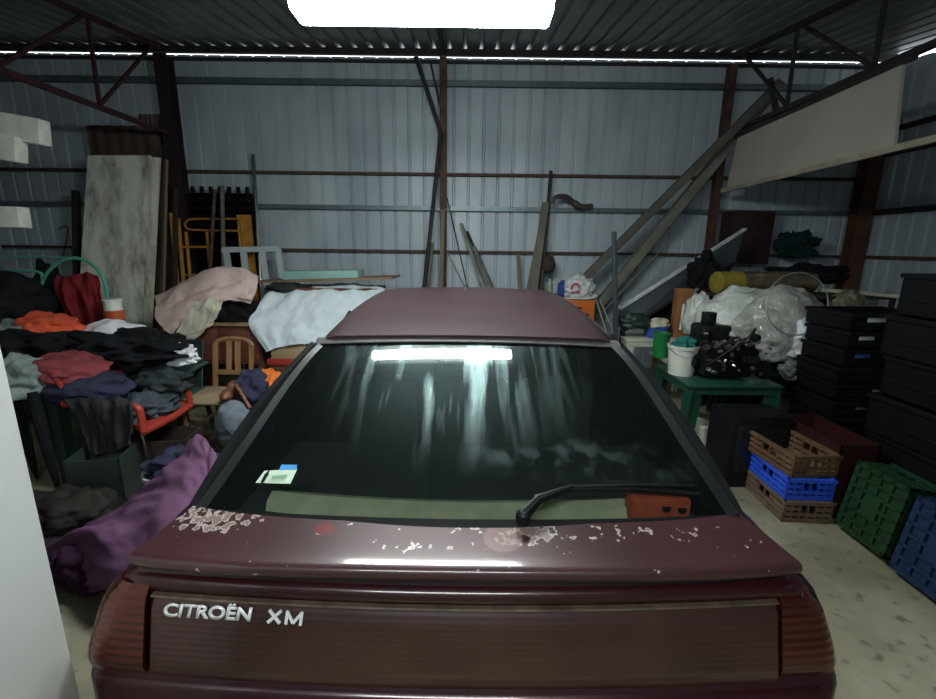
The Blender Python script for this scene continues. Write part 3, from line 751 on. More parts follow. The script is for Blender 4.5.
for xx, y0 in ((171, 213), (178, 218)):
    p = P(xx, y0, 6.1); B().tube([p, V((p.x - .02, 6.0, .0))], .026, 10).make('frame_tube', m_yellow, t)
t = thing('scaffold_frame', 'ochre ladder-like frame of narrow tubes before the black pallet', 'scaffold frame', (P(196, 290, 6.0).x, 6.0, 0))
zz = []
for xx in (186, 207):
    p = P(xx, 232, 6.12); B().tube([p, V((p.x, 6.02, 0))], .022, 10).make('frame_tube', m_yellow, t)
for yy in (247, 275, 300): B().tube([P(183, yy, 6.09), P(210, yy, 6.09)], .016, 8).make('rung', m_yellow, t)
t = thing('scaffold_frame', 'ochre looped guard frame with a broad upright board', 'scaffold frame', (P(235, 290, 6.15).x, 6.15, 0))
B().tube(path(pp([(240, 219), (195, 219), (187, 221), (185, 225), (188, 229), (196, 230), (240, 231)], 6.17), 40), .016, 8).make('loop_rail', m_yellow, t)
p = P(238, 215, 6.2); B().tube([p, V((p.x, 6.12, 0))], .02, 10).make('frame_tube', m_yellow, t)
p = P(246, 215, 6.2); B().box((p.x, 6.18, p.z / 2), (.14, .04, p.z)).make('kick_board', m_yellow, t, smooth=False)
lean('steel_pole', 'pale grey pole in front of the black pallet', 'pole', (222, 186, 6.05), (224, 290, 5.9), .055, .055, mat('dull_pole', (.13, .12, .11), .6, .3), None, True, True)
lean('steel_pole', 'brown tilted pole before the ochre ladder frame', 'pole', (215, 190, 6.05), (209, 290, 5.9), .045, .045, m_rust, None, True, True)
lean('steel_pole', 'long silver pole rising past the black pallet', 'pole', (253, 155, 6.4), (259, 250, 6.2), .05, .05, m_chrome, None, True, True)
# grey barred frame
t = thing('gate_frame', 'light grey metal frame with three openings before the silver pole', 'frame', (P(255, 300, 5.85).x, 5.8, 0))
mg = mat('light_grey_paint', (.50, .54, .56), .5, .1, .1, 5)
def fp(x, y): return P(x, y, 5.95 - (y - 248) * .002)
B().bar(fp(222, 250), fp(279, 249), .07, .03, upv=(0, -1, .2)).make('top_rail', mg, t, smooth=False)
for x0_, x1_ in ((226, 233), (243, 250), (262, 269), (278, 286)):
    a_ = fp(x0_, 249); c_ = fp(x1_, 300); d = c_ - a_; c_ = a_ + d * (a_.z / -d.z)
    B().bar(a_, c_, .075, .028, upv=(0, -1, .2)).make('upright', mg, t, smooth=False)

# mint green tube frame with a red garment
t = thing('tube_frame', 'mint green tubular frame with a round arch behind the jackets', 'frame', (P(75, 300, 4.25).x, 4.25, 0))
mm = mat('mint_enamel', (.10, .36, .26), .35, .1, .15, 6)
ar = path(pp([(38, 306), (42, 283), (54, 266), (74, 258), (93, 265), (104, 281), (109, 306)], 4.25), 30)
B().tube([V((ar[0].x, 4.25, 0))] + ar + [V((ar[-1].x, 4.25, 0))], .016, 8).make('arch_tube', mm, t)
B().tube(path(pp([(-60, 270), (0, 271), (38, 272), (43, 282)], 4.25), 20), .014, 8).make('side_rail', mm, t)
B().tube(path(pp([(-60, 275), (-5, 268), (8, 258), (40, 257), (74, 258)], 4.28), 20), .009, 8).make('upper_rail', mm, t)
B().tube([P(-58, 270, 4.25), V((P(-58, 270, 4.25).x, 4.25, 0))], .014, 8).make('frame_leg', mm, t)
cloth('red_jacket', 'dark red jacket hanging from the mint green arch', 'jacket',
      [pp([(56, 274), (70, 277), (84, 272), (96, 275)], 4.20), pp([(54, 290), (70, 292), (88, 290), (101, 293)], 4.14), pp([(64, 312), (76, 313), (92, 312), (104, 314)], 4.14), pp([(72, 338), (82, 340), (95, 338), (108, 336)], 4.16)], f_red, .035, 4, 3, .012, aniso=(.5, 1.5))

# dark green table under the clothes
def plastic_table(name, label, x0, x1, y0, y1, z, m, legw=.09, splay=.02):
    t = thing(name, label, 'table', ((x0 + x1) / 2, (y0 + y1) / 2, 0))
    B().box(((x0 + x1) / 2, (y0 + y1) / 2, z - .012), (x1 - x0, y1 - y0, .024), bevel=.01).make('table_top', m, t)
    b = B()
    for x in (x0 + .02, x1 - .02): b.box((x, (y0 + y1) / 2, z - .05), (.012, y1 - y0 - .06, .06))
    for y in (y0 + .02, y1 - .02): b.box(((x0 + x1) / 2, y, z - .05), (x1 - x0 - .06, .012, .06))
    b.make('apron', m, t, smooth=False)
    for sx, x in ((-1, x0 + .07), (1, x1 - .07)):
        for sy, y in ((-1, y0 + .07), (1, y1 - .07)):
            b = B(); a_ = V((x, y, z - .03)); c_ = V((x + sx * splay, y + sy * splay, 0))
            for dx, dy, w_, h_ in ((0, sy * .035, legw, .014), (sx * .035, 0, .014, legw)):
                r_ = []
                for q_, s_ in ((a_, 1.25), (c_, .6)):
                    r_.append([b.bm.verts.new(q_ + V((dx + i * w_ / 2 * s_, dy + j * h_ / 2 * s_, 0))) for i, j in ((-1, -1), (1, -1), (1, 1), (-1, 1))])
                for i in range(4): b.bm.faces.new((r_[0][i], r_[0][(i + 1) % 4], r_[1][(i + 1) % 4], r_[1][i]))
                b.bm.faces.new(r_[0]); b.bm.faces.new(r_[1])
            b.make('leg', m, t, smooth=False)
    return t
plastic_table('garden_table', 'dark green plastic garden table buried under jackets', -4.35, -2.9, 3.0, 4.05, .68, m_dgreen)
one(B().box((-3.95, 3.75, .83), (.8, .5, .3), bevel=.01), 'storage_box', 'dark brown box on the green table under the black coat', 'box', m_darkbox)
heap('dark_coat', 'bulky charcoal coat heaped in front of the mint green rail', 'coat', P(6, 304, 3.75), (.30, .28, .25), m_blackcloth, 1)
heap('orange_cloth', 'bright orange cloth lying above the black jackets', 'cloth', P(47, 328, 3.62), (.22, .18, .115), f_orange, 2)
heap('grey_cloth', 'grey cloth tucked beside the bright orange cloth', 'cloth', P(18, 333, 3.58), (.22, .18, .10), f_grey, 9)
heap('black_jacket', 'long black jacket spread over the far end of the green table', 'jacket', P(38, 347, 3.45), (.42, .24, .125), m_blackcloth, 4, .3, 3)
heap('black_jacket', 'puffy black jacket draped beyond the red armchair', 'jacket', P(132, 348, 3.58), (.42, .25, .145), m_blackcloth, 6, .3, 3)
heap('white_shirt', 'white shirt showing above the puffy black jacket', 'shirt', P(114, 334, 3.74), (.26, .12, .105), f_snow, 7, .12)
heap('white_cloth', 'crumpled white cloth at the end of the puffy black jacket', 'cloth', P(178, 356, 3.62), (.14, .09, .09), f_snow, 8, .3, 3)
heap('maroon_blanket', 'faded maroon blanket bulging from the pile of jackets', 'blanket', P(68, 370, 3.16), (.25, .20, .12), f_maroon, 10, .12)
heap('navy_blanket', 'navy blanket folded under the faded maroon one', 'blanket', P(86, 387, 3.16), (.30, .20, .125), f_navy, 11, .10)
heap('grey_green_coat', 'grey-green coat at the table end by the white cabinet', 'coat', P(20, 380, 3.0), (.20, .15, .16), f_grey, 12)
for (x0_, y0_, x1_, y1_, lb) in ((14, 398, 38, 478, 'black folded umbrella leaning on the green table end'), (32, 392, 60, 492, 'longer black folded umbrella beside the green table leg')):
    a_ = P(x0_, y0_, 2.92); c_ = PZ(x1_, y1_ + 4, .0)
    t = thing('folded_umbrella', lb, 'umbrella', c_, 'folded umbrellas at the green table')
    d = c_ - a_
    B().tube([a_, a_ + d * .15, a_ + d * .5, a_ + d * .85, c_ - d * .04], [.03, .038, .034, .018, .008], 10).make('canopy', m_blackcloth, t)
    B().tube([c_ - d * .06, c_], .005, 6).make('tip', m_chrome, t)
heap('travel_bag', 'dark brown travel bag on the floor below the umbrellas', 'bag', PZ(52, 528, .10) + V((0, .12, 0)), (.26, .20, .15), mat('brown_leatherette', (.018, .011, .008), .8, 0, .3, 5), 13)

# red armchair
t = thing('red_armchair', 'red plastic armchair on thin chromed legs holding clothes', 'chair', (-2.55, 3.23, 0))
xf, xb, ya, yb = -2.28, -2.72, 2.96, 3.5
rows = [[V((xb + (xf - xb) * j / 10, ya + (yb - ya) * i / 10, .445 - .03 * sin(pi * i / 10) * sin(pi * j / 10) + (.0 if j < 10 else -.02))) for j in range(11)] for i in range(11)]
B().grid(rows, .02).make('seat', m_redp, t)
B().tube(path([V((xf, ya, .43)), V((xf + .012, (ya + yb) / 2, .425)), V((xf, yb, .43))], 10), .028, 10).make('seat_lip', m_redp, t)
rows = [[V((xb - .02 - .16 * i / 8 + .04 * (abs(j / 5 - 1)) ** 2, ya + (yb - ya) * j / 10, .44 + .42 * i / 8)) for j in range(11)] for i in range(9)]
B().grid(rows, .018).make('backrest', m_redp, t)
for y in (ya, yb):
    B().tube(path([V((xf, y, .43)), V((xf - .005, y, .55)), V((xf - .03, y, .61)), V((xf - .2, y, .625)), V((xb - .09, y, .63))], 20), .026, 10).make('armrest', m_redp, t)
    for x, dx in ((xf - .03, .05), (xb + .03, -.06)): B().tube([V((x, y + (.02 if y == ya else -.02), .42)), V((x + dx, y, .0))], .011, 8).make('leg', m_chrome, t)
heap('denim_jacket', 'grey denim jacket crumpled on the red armchair seat', 'jacket', V((-2.48, 3.27, .49)), (.20, .22, .10), f_jean, 14, .3, 3)
cloth('black_trousers', 'black trousers hanging over the near arm of the red armchair', 'trousers',
      [pp([(66, 399), (88, 398), (110, 398), (128, 400)], 3.08), pp([(66, 402), (90, 401), (112, 401), (130, 403)], 2.89), pp([(80, 425), (98, 425), (114, 426), (131, 427)], 2.88), pp([(91, 452), (102, 454), (116, 450), (128, 446)], 2.88)], f_char, .02, 5, 5, .02, aniso=(.5, 1.6))
# green-grey plastic chair behind
t = thing('garden_chair', 'dark green plastic chair behind the red armchair', 'chair', (-2.5, 3.95, 0))
mgc = mat('grey_green_plastic', (.035, .065, .060), .5, 0, .2, 5)
gx = P(175, 380, 3.9).x
rows = [[V((gx - .23 + .46 * j / 10, 3.98 + .06 * (j / 5 - 1) ** 2 * -1 + .10 * i / 8, .44 + .42 * i / 8)) for j in range(11)] for i in range(9)]
B().grid(rows, .012).make('backrest', mgc, t)
B().box((gx, 3.78, .43), (.46, .42, .03), bevel=.01).make('seat', mgc, t)
for sx in (-1, 1):
    for y, dy in ((3.60, -.03), (3.96, .05)): B().bar((gx + sx * .2, y, .42), (gx + sx * .24, y + dy, 0), .05, .03).make('leg', mgc, t, smooth=False)
    B().tube(path([V((gx + sx * .23, 3.60, .42)), V((gx + sx * .25, 3.62, .62)), V((gx + sx * .25, 3.8, .66)), V((gx + sx * .24, 4.0, .66))], 14), .02, 8).make('armrest', mgc, t)
heap('dark_sweater', 'dark grey sweater lying on the green chair seat', 'sweater', V((gx, 3.78, .50)), (.18, .16, .09), f_char, 15, .3)
# boxes on the floor
p = PZ(84, 512, 0)
def openbox(name, label, c, d, m, rot=0, th=.012, cat='box', group=None):
    b = B(); c = V(c); x, y, z = d; Mz = Matrix.Rotation(rot, 3, 'Z')
    for o_, s_ in (((0, 0, th / 2), (x, y, th)), ((x / 2 - th / 2, 0, z / 2), (th, y, z)), ((-x / 2 + th / 2, 0, z / 2), (th, y, z)), ((0, y / 2 - th / 2, z / 2), (x, th, z)), ((0, -y / 2 + th / 2, z / 2), (x, th, z))):
        b.box(c + Mz @ V(o_), s_, Mz)
    return one(b, name, label, cat, m, group, smooth=False)
openbox('grey_tub', 'dark green-grey tub on the floor below the red armchair', (p.x + .02, p.y + .2, 0), (.32, .30, .34), mat('grey_green_tub', (.025, .038, .032), .6), .25)
openbox('wooden_box', 'dark brown box on the floor under the red armchair', (-2.22 - .1, 3.27, 0), (.36, .30, .28), m_darkbox, .1)
# white bin and clothes, plum coat
t = thing('white_bin', 'white plastic bin under the blue jeans beside the car', 'bin', (-1.87, 2.62, 0))
B().lathe((-1.87, 2.62, 0), [(.13, 0), (.155, .30), (.17, .305), (.17, .33), (.155, .33), (.145, .32), (.12, .02)], 28).make('bin_body', m_white, t)
heap('blue_jeans', 'dark blue jeans bundled on the white plastic bin', 'jeans', V((-1.80, 2.62, .37)), (.19, .15, .07), f_navy, 16, .3, 3)
one(B().box((-1.42, 2.12, .15), (.62, .34, .30), bevel=.012), 'black_chest', 'low black chest underneath the plum coat', 'chest', m_black)
cloth('plum_coat', 'long plum purple coat sprawled between the car and the white cabinet', 'coat',
      [[P(196, 462, 2.55), P(196, 446, 2.5), P(203, 437, 2.42), P(210, 448, 2.3), P(214, 470, 2.2), P(214, 500, 2.1)],
       [P(165, 482, 2.5), P(168, 468, 2.42), P(180, 458, 2.32), P(200, 470, 2.15), P(212, 500, 2.0), P(215, 530, 1.9)],
       [P(126, 505, 2.45), P(128, 497, 2.38), P(148, 485, 2.25), P(175, 497, 2.0), P(190, 530, 1.85), P(195, 570, 1.75)],
       [P(85, 530, 2.4), P(90, 524, 2.32), P(112, 515, 2.15), P(138, 527, 1.92), P(150, 560, 1.78), P(160, 600, 1.70)],
       [P(46, 552, 2.35), P(50, 544, 2.28), P(74, 532, 2.1), P(100, 545, 1.92), P(115, 570, 1.82), P(125, 592, 1.78)],
       [P(40, 556, 2.3), P(42, 555, 2.25), P(48, 560, 2.15), P(60, 575, 2.0), P(76, 588, 1.9), P(90, 594, 1.86)]], f_purple, .03, 4.5, 21, .02, 60, 60, (1.3, 1))
heap('plum_scarf', 'darker plum lining bundled under the hem of the coat', 'scarf', V((-1.93, 2.05, .09)), (.22, .15, .12), fab('dark_plum', (.035, .012, .035)), 22, .2)

# wooden chair and bags
t = thing('wooden_chair', 'honey-coloured wooden chair with an arched slatted back', 'chair', (-2.1, 3.8, 0))
a_, c_ = P(216, 338, 4.05).x, P(252, 338, 4.05).x; zt_ = P(234, 338, 4.05).z
def q_(u, z): return V((a_ + (c_ - a_) * u, 3.95 + (z - .44) * .2, z))
for u in (0, 1): B().bar(V((q_(u, 0).x, 3.97, 0)), q_(u, .44), .035).bar(q_(u, .44), q_(u, zt_ - .06), .034, .03).make('back_post', m_chairwood, t, smooth=False)
B().tube(path([q_(-.03, zt_ - .07), q_(.12, zt_ - .02), q_(.5, zt_), q_(.88, zt_ - .02), q_(1.03, zt_ - .07)], 16), .021, 8).make('top_rail', m_chairwood, t)
B().bar(q_(0, .58), q_(1, .58), .03, .04).make('lower_rail', m_chairwood, t, smooth=False)
for u in (.38, .62): B().bar(q_(u, .58), q_(u, zt_ - .01), .045, .015, upv=(0, 1, 0)).make('back_slat', m_chairwood, t, smooth=False)
B().box(((a_ + c_) / 2 - .03, 3.74, .435), (.42, .44, .025), bevel=.006).make('seat', mat('pale_seat_wood', (.33, .25, .15), .6), t)
for u in (-.12, .95): B().bar((q_(u, 0).x, 3.55, 0), (q_(u, 0).x, 3.55, .43), .035).make('front_leg', m_chairwood, t, smooth=False)
for z in (.2, .36):
    for u, v_ in ((-.12, 0), (.95, 1)): B().bar((q_(u, 0).x, 3.55, z), (q_(v_, 0).x, 3.97, z), .02).make('stretcher', m_chairwood, t, smooth=False)
t = thing('leather_shoe', 'brown leather shoe resting on the wooden chair seat', 'shoe', P(231, 399, 3.5))
c0 = gloc(t); B().lump(c0 + V((0, 0, .05)), (.06, .13, .05), 30, .05, 2, .7, 4).lump(c0 + V((0, .06, .09)), (.05, .06, .05), 31, .05, 2, .9, 3).make('upper', mat('tan_leather', (.16, .06, .03), .4), t, sharp=80)
B().box(c0 + V((0, 0, .008)), (.085, .25, .015), bevel=.005).make('sole', m_rubber, t)
one(B().box((-1.68, 3.25, .14), (.5, .5, .28), bevel=.01), 'dark_chest', 'dark low chest carrying the grey backpack beside the car', 'chest', m_darkbox)
t = thing('backpack', 'grey-blue rounded backpack standing beside the rear car pillar', 'backpack', P(233, 448, 3.1))
c0 = P(234, 425, 3.1); B().lump(c0, (.125, .11, .185), 33, .1, 2, .92, 5).make('bag_body', fab('blue_grey_fabric', (.13, .15, .18), .15), t, sharp=80)
B().lump(c0 + V((.0, -.09, -.05)), (.085, .04, .08), 34, .08, 2, .9, 4).make('front_pocket', f_jean, t, sharp=80)
B().tube(path([c0 + V((-.09, -.06, .1)), c0 + V((-.02, -.13, .05)), c0 + V((.04, -.12, -.02))], 10), .007, 6).make('strap', f_char, t)
heap('navy_jacket', 'navy jacket bundled behind the grey-blue backpack', 'jacket', P(254, 392, 3.52), (.125, .14, .17), f_navy, 35, .2)
one(B().tube(path([P(236, 385, 3.3), P(243, 396, 3.25), P(250, 408, 3.22)], 8), .014, 8), 'leather_belt', 'tan leather belt lying over the navy jacket', 'belt', MATS['tan_leather'])
heap('orange_vest', 'orange safety vest crumpled beyond the navy jacket', 'vest', P(267, 382, 3.62), (.085, .12, .10), fab('hi_vis_orange', (.62, .16, .03)), 36, .25, 3)

# desk with blankets
t = thing('wooden_desk', 'red-brown wooden desk carrying the pink blanket', 'desk', (-2.55, 5.0, 0))
B().box((-2.68, 5.0, .885), (.94, .56, .03), bevel=.005).make('desk_top', mat('pale_desk_edge', (.26, .17, .10), .6), t)
B().box((-2.68, 4.98, .66), (.90, .46, .42)).make('drawer_case', m_brownwood, t, smooth=False)
for x in (-3.1, -2.26):
    for y in (4.8, 5.2): B().box((x, y, .225), (.06, .06, .45)).make('leg', m_brownwood, t, smooth=False)
for x in (-2.90, -2.46): B().box((x, 4.745, .66), (.41, .02, .34), bevel=.004).make('drawer', m_brownwood, t)
heap('dark_blanket', 'dark blanket piled on the desk under the pink one', 'blanket', P(205, 312, 5.05), (.46, .20, .24), f_char, 40, .1)
heap('black_bundle', 'black bundle on the desk beside the cream cloth', 'bundle', P(235, 312, 4.95), (.26, .20, .20), m_blackcloth, 41, .2)
cloth('pink_blanket', 'pale pink blanket thrown over the pile on the desk', 'blanket',
      [pp([(156, 300), (185, 288), (215, 273), (243, 273), (260, 282)], 5.25), pp([(155, 299), (184, 283), (213, 270), (242, 270), (258, 277)], 5.0), pp([(156, 312), (180, 302), (210, 288), (238, 284), (257, 287)], 4.80), pp([(160, 325), (183, 312), (206, 300), (232, 294), (254, 297)], 4.70), pp([(172, 335), (184, 322), (206, 307), (230, 300), (250, 304)], 4.68)], f_pink, .03, 5, 8, .015, 50, 50)
cloth('cream_cloth', 'cream cloth trailing down the front of the desk', 'cloth',
      [pp([(196, 302), (208, 298), (222, 300)], 4.66), pp([(186, 315), (203, 312), (219, 312)], 4.62), pp([(176, 333), (196, 336), (208, 325)], 4.60), pp([(174, 340), (184, 342), (190, 336)], 4.60)], f_cream, .02, 4, 9, .012)
# cabinet with draped white cloth, plywood and mint slab
def PYZ(x, y, Y): return P(x, y, Y)
t = thing('side_cabinet', 'brown cabinet hidden under the fringed white cloth', 'cabinet', (-1.6, 5.35, 0))
B().box((-1.6, 5.35, .62), (1.1, .5, 1.2)).make('cabinet_body', m_brownwood, t, smooth=False)
B().box((-1.6, 5.35, 1.235), (1.14, .54, .03)).make('cabinet_top', m_brownwood, t, smooth=False)
cloth('fringed_cloth', 'pale blue-white fringed cloth draped beside the car roof', 'cloth',
      [pp([(272, 292), (300, 288), (340, 283), (382, 287)], 5.45), pp([(266, 294), (298, 292), (338, 290), (384, 292)], 5.06), pp([(256, 310), (290, 312), (326, 312), (366, 312)], 4.86), pp([(249, 325), (282, 328), (322, 330), (360, 332)], 4.70), pp([(266, 352), (284, 346), (320, 343), (356, 345)], 4.62)], f_white, .022, 5, 10, .014, 60, 60, (.8, 1.6))
ply = one(B().bar(P(262, 281, 5.45), P(396, 277, 5.35), .5, .022, bevel=.003), 'plywood_board', 'thin plywood board lying over the fringed cloth', 'board', mat('plywood', (.24, .15, .09), .7, 0, .2, 6))
one(B().bar(P(287, 275, 5.5), P(361, 274, 5.45), .28, .10, bevel=.008), 'foam_slab', 'mint green foam slab lying on the plywood board', 'slab', mat('mint_foam', (.26, .46, .42), .8, 0, .08, 6))
heap('folded_rags', 'dark folded rags between the plywood board and the cloth', 'rags', P(285, 288, 5.2), (.2, .14, .06), f_char, 44)
t = thing('red_chest', 'red lidded chest under the cardboard box', 'chest', (P(285, 370, 4.75).x, 4.9, 0))
x_ = P(285, 370, 4.65).x; zr = P(285, 359, 4.65).z
B().box((x_ + .05, 4.8, zr / 2 - .03), (.42, .3, zr - .06), bevel=.01).make('chest_body', m_brownwood, t)
B().box((x_ + .05, 4.8, zr - .035), (.46, .34, .07), bevel=.012).make('lid', m_redp, t)
one(B().box((x_ + .05, 4.8, zr + .09), (.38, .28, .18), bevel=.004), 'cardboard_box', 'cardboard box under the hem of the fringed cloth', 'box', m_card)

# middle of the back wall: leaning planks
lean('steel_pipe', 'long dark pipe crossing the slender middle column', 'pipe', (441, 133, 6.18), (424, 290, 6.0), .055, .055, m_dark_steel, None, True, True)
lean('timber_plank', 'short pale plank between the dark pipe and middle column', 'plank', (432, 243, 6.15), (427, 290, 6.05), .06, .025, m_greywood)
lean('timber_plank', 'rusty-toned plank standing in front of the middle column', 'plank', (443, 210, 6.1), (441, 290, 6.05), .055, .03, m_wood)
lean('thin_rod', 'thin dark rod slanting away from the middle column', 'rod', (447, 198, 6.25), (468, 290, 6.1), .018, .018, m_dark_steel, None, True, True)
lean('thin_rod', 'thin grey rod sloping low beside the middle column', 'rod', (447, 252, 6.2), (466, 290, 6.1), .022, .022, m_galv, None, True, True)
lean('timber_plank', 'palest of the three slanted planks near the middle column', 'plank', (461, 224, 6.3), (485, 290, 6.15), .06, .03, mat('pale_timber', (.27, .26, .21), .8))
lean('timber_plank', 'blackish slanted plank behind the palest one', 'plank', (467, 232, 6.36), (493, 290, 6.25), .045, .03, m_dark_steel)
lean('timber_plank', 'grey slanted plank, shortest of the three', 'plank', (474, 247, 6.25), (493, 290, 6.12), .06, .03, m_greywood)
lean('timber_batten', 'short brown batten standing alone against the back wall', 'batten', (518, 254, 6.3), (520, 290, 6.25), .05, .03, m_wood)
lean('steel_angle', 'tall dark steel angle leaning beside the wavy pipe', 'steel bar', (551, 171, 6.36), (541, 290, 6.15), .04, .04, m_dark_steel)
lean('timber_plank', 'broad pale timber leaning beside the wavy pipe', 'plank', (546, 203, 6.3), (534, 292, 6.05), .10, .05, mat('olive_timber', (.15, .14, .11), .8, 0, .2, 5))
lean('timber_plank', 'narrow timber left of the broad pale one near the wavy pipe'.replace('left of', 'tight against'), 'plank', (542, 222, 6.36), (528, 292, 6.15), .05, .04, m_greywood)
one(B().tube(path([P(552, 203, 6.2), P(556, 197, 6.2), P(566, 197, 6.25), P(573, 202, 6.3), P(581, 207, 6.32), P(592, 206, 6.36)], 30), [.02 + .016 * sin(pi * i / 29) + (.012 if i > 18 else 0) for i in range(30)], 12), 'exhaust_pipe', 'short wavy brownish pipe fixed high on the back wall', 'pipe', mat('dull_brown_metal', (.10, .085, .075), .55, .5))
one(B().lump(P(548, 264, 6.2), (.10, .09, .12), 50, .08, 2, 1.2, 4), 'hanging_basket', 'small dark reddish basket hung by the broad pale timber', 'basket', mat('dark_wicker', (.06, .03, .025), .9, 0, .4, 30, .5, 60))
# stand with box, tray, bag behind the roof
one(B().box((1.48, 5.95, .38), (.46, .34, .76), bevel=.01), 'black_stand', 'black stand under the orange box', 'stand', m_black)
oz = .765
t = thing('orange_box', 'orange box under the white tray behind the car roof', 'box', (1.48, 5.95, oz))
ob0, ob1 = P(562, 300, 5.8), P(594, 320, 5.8)
B().box(((ob0.x + ob1.x) / 2, 5.95, (ob0.z + oz) / 2), (ob1.x - ob0.x, .3, ob0.z - oz), bevel=.008).make('box_body', mat('orange_plastic', (.62, .15, .03), .5, 0, .12, 4), t)
B().box(((ob0.x + ob1.x) / 2, 5.798, ob0.z - .1), (.1, .01, .02)).make('hand_slot', m_black, t, smooth=False)
tz = ob0.z
rows = []
for i in range(5):
    rows.append([V(((ob0.x + ob1.x) / 2 - .02 + .26 * (j / 6 - 1), 5.80 + .07 * i, tz + .012 + .05 * (abs(j / 6 - 1)) ** 5 * (1 if j > 6 else -.6))) for j in range(13)])
one(B().grid(rows, .012), 'white_tray', 'white curved tray lying on the orange box', 'tray', m_white)
t = thing('plastic_bag', 'white carrier bag with a red mark on the white tray', 'bag', (1.45, 5.93, tz + .02))
bc = P(578, 288, 5.92); B().lump(bc, (.20, .11, .15), 52, .2, 3, .8, 5).make('bag_body', mat('white_film', (.62, .62, .64), .35, 0, .1, 8, .3, 30), t, sharp=80)
bb = bc + V((-.06, -.122, .015))
B().tube(path([bb + V((-.06, 0, -.02)), bb + V((-.03, 0, .04)), bb + V((.02, 0, .05)), bb + V((.05, 0, .0))], 12), .012, 6).tube([bb + V((-.05, 0, -.055)), bb + V((.055, 0, -.05))], .010, 6).make('red_print', mat('red_print', (.55, .08, .12), .6), t)
one(B().box((1.10, 6.0, .56), (.26, .3, 1.12), bevel=.01), 'grey_cabinet', 'narrow grey cabinet behind the car roof under the bottle', 'cabinet', m_darkbox)
bz = 1.122; bx = P(549, 290, 5.95).x
t = thing('green_bottle', 'pale green bottle standing by the blue canister behind the roof', 'bottle', (bx, 5.93, bz))
B().lathe((bx, 5.93, bz), [(.045, 0), (.048, .01), (.048, .14), (.02, .19), (.018, .22)], 18).make('bottle_body', mat('pale_green_plastic', (.20, .27, .19), .4), t)
B().lathe((bx, 5.93, bz + .22), [(.02, 0), (.02, .025)], 12).make('cap', m_black, t)
one(B().lathe((P(562, 290, 5.95).x, 5.95, bz), [(.055, 0), (.06, .01), (.06, .15), (.03, .17), (.03, .19)], 20), 'blue_canister', 'blue canister between the green bottle and the carrier bag', 'canister', mat('deep_blue_plastic', (.03, .07, .28), .4))
for (x0_, y0_, x1_, y1_, lb) in ((596, 300, 603, 322, 'short pale rod sloping beside the orange box'), (600, 300, 609, 322, 'second short pale rod beside the orange box, nearer the post')):
    lean('pale_rod', lb, 'rod', (x0_, y0_, 5.8), (x1_, y1_, 5.7), .02, .02, mat('dull_alloy', (.3, .3, .3), .6, .3), None, True, True)
lean('steel_post', 'blue-grey upright post beside the car roof', 'post', (614, 232, 5.0), (616, 340, 4.98), .045, .045, mat('blue_grey_steel', (.05, .065, .08), .5, .3), None, True)

# long crossing timbers
mdt = mat('dark_timber', (.11, .10, .085), .8, 0, .3, 4)
lean('long_timber', 'upper of the two long slanted timbers, reaching the roof truss', 'timber', (768, 98, 5.85), (590, 275, 6.1), .12, .10, mdt)
lean('long_timber', 'lower of the two long slanted timbers, thicker and darker', 'timber', (779, 86, 6.0), (604, 300, 6.22), .16, .12, m_greywood)
lean('thin_rod', 'pale thin rod lying along the lower slanted timber', 'rod', (667, 245, 5.9), (622, 292, 6.0), .022, .022, m_greywood, None, True, True)
lean('long_timber', 'short dark strut near the top of the crossing timbers', 'strut', (770, 78, 5.6), (782, 140, 5.6), .05, .05, m_dark_steel, None, False)
# grey metal panel, sloping
t = thing('metal_sheet', 'long grey metal sheet sloping down towards the car with a bright edge', 'sheet', P(682, 290, 5.4))
e0, e1 = P(745, 229, 5.75), P(619, 309, 5.2)
f0, f1 = P(735, 262, 5.75), P(621, 332, 5.15)
mgp = mat('grey_sheet_metal', (.12, .14, .16), .45, .5, .2, 4)
B().slab([e0, e1, f1, f0], .03, (0, -1, .1)).make('panel_face', mgp, t, smooth=False)
B().bar(e0, e1, .05, .025).make('bright_edge', mat('pale_sheet_edge', (.75, .76, .77), .5, .1), t, smooth=False)  # edge bar in a far paler colour than the face
B().bar(f0, f1, .04, .03).make('lower_flange', m_dark_steel, t, smooth=False)
B().bar(f1 + V((.05, .1, 0)), V((f1.x + .05, f1.y + .1, 0)), .05).make('support_leg', m_dark_steel, t, smooth=False)
B().bar(f0 + V((-.05, .05, 0)), V((f0.x - .05, f0.y + .05, 0)), .05).make('support_leg', m_dark_steel, t, smooth=False)
heap('black_tarpaulin', 'black tarpaulin bunched over the sloping metal sheet', 'tarpaulin', P(703, 275, 5.3), (.15, .12, .22), m_blackcloth, 55, .3, 3)
t = thing('wall_cabinet', 'dark red-brown cabinet on the wall behind the sloping metal sheet', 'cabinet', P(745, 240, 6.3))
c0 = P(745, 238, 6.3); B().box(c0, (.56, .26, .68)).make('cabinet_body', mat('dark_red_wood', (.03, .010, .009), .6, 0, .3, 5), t, smooth=False)
B().box(c0 + V((0, -.135, 0)), (.50, .015, .62), bevel=.004).make('door', MATS['dark_red_wood'], t)
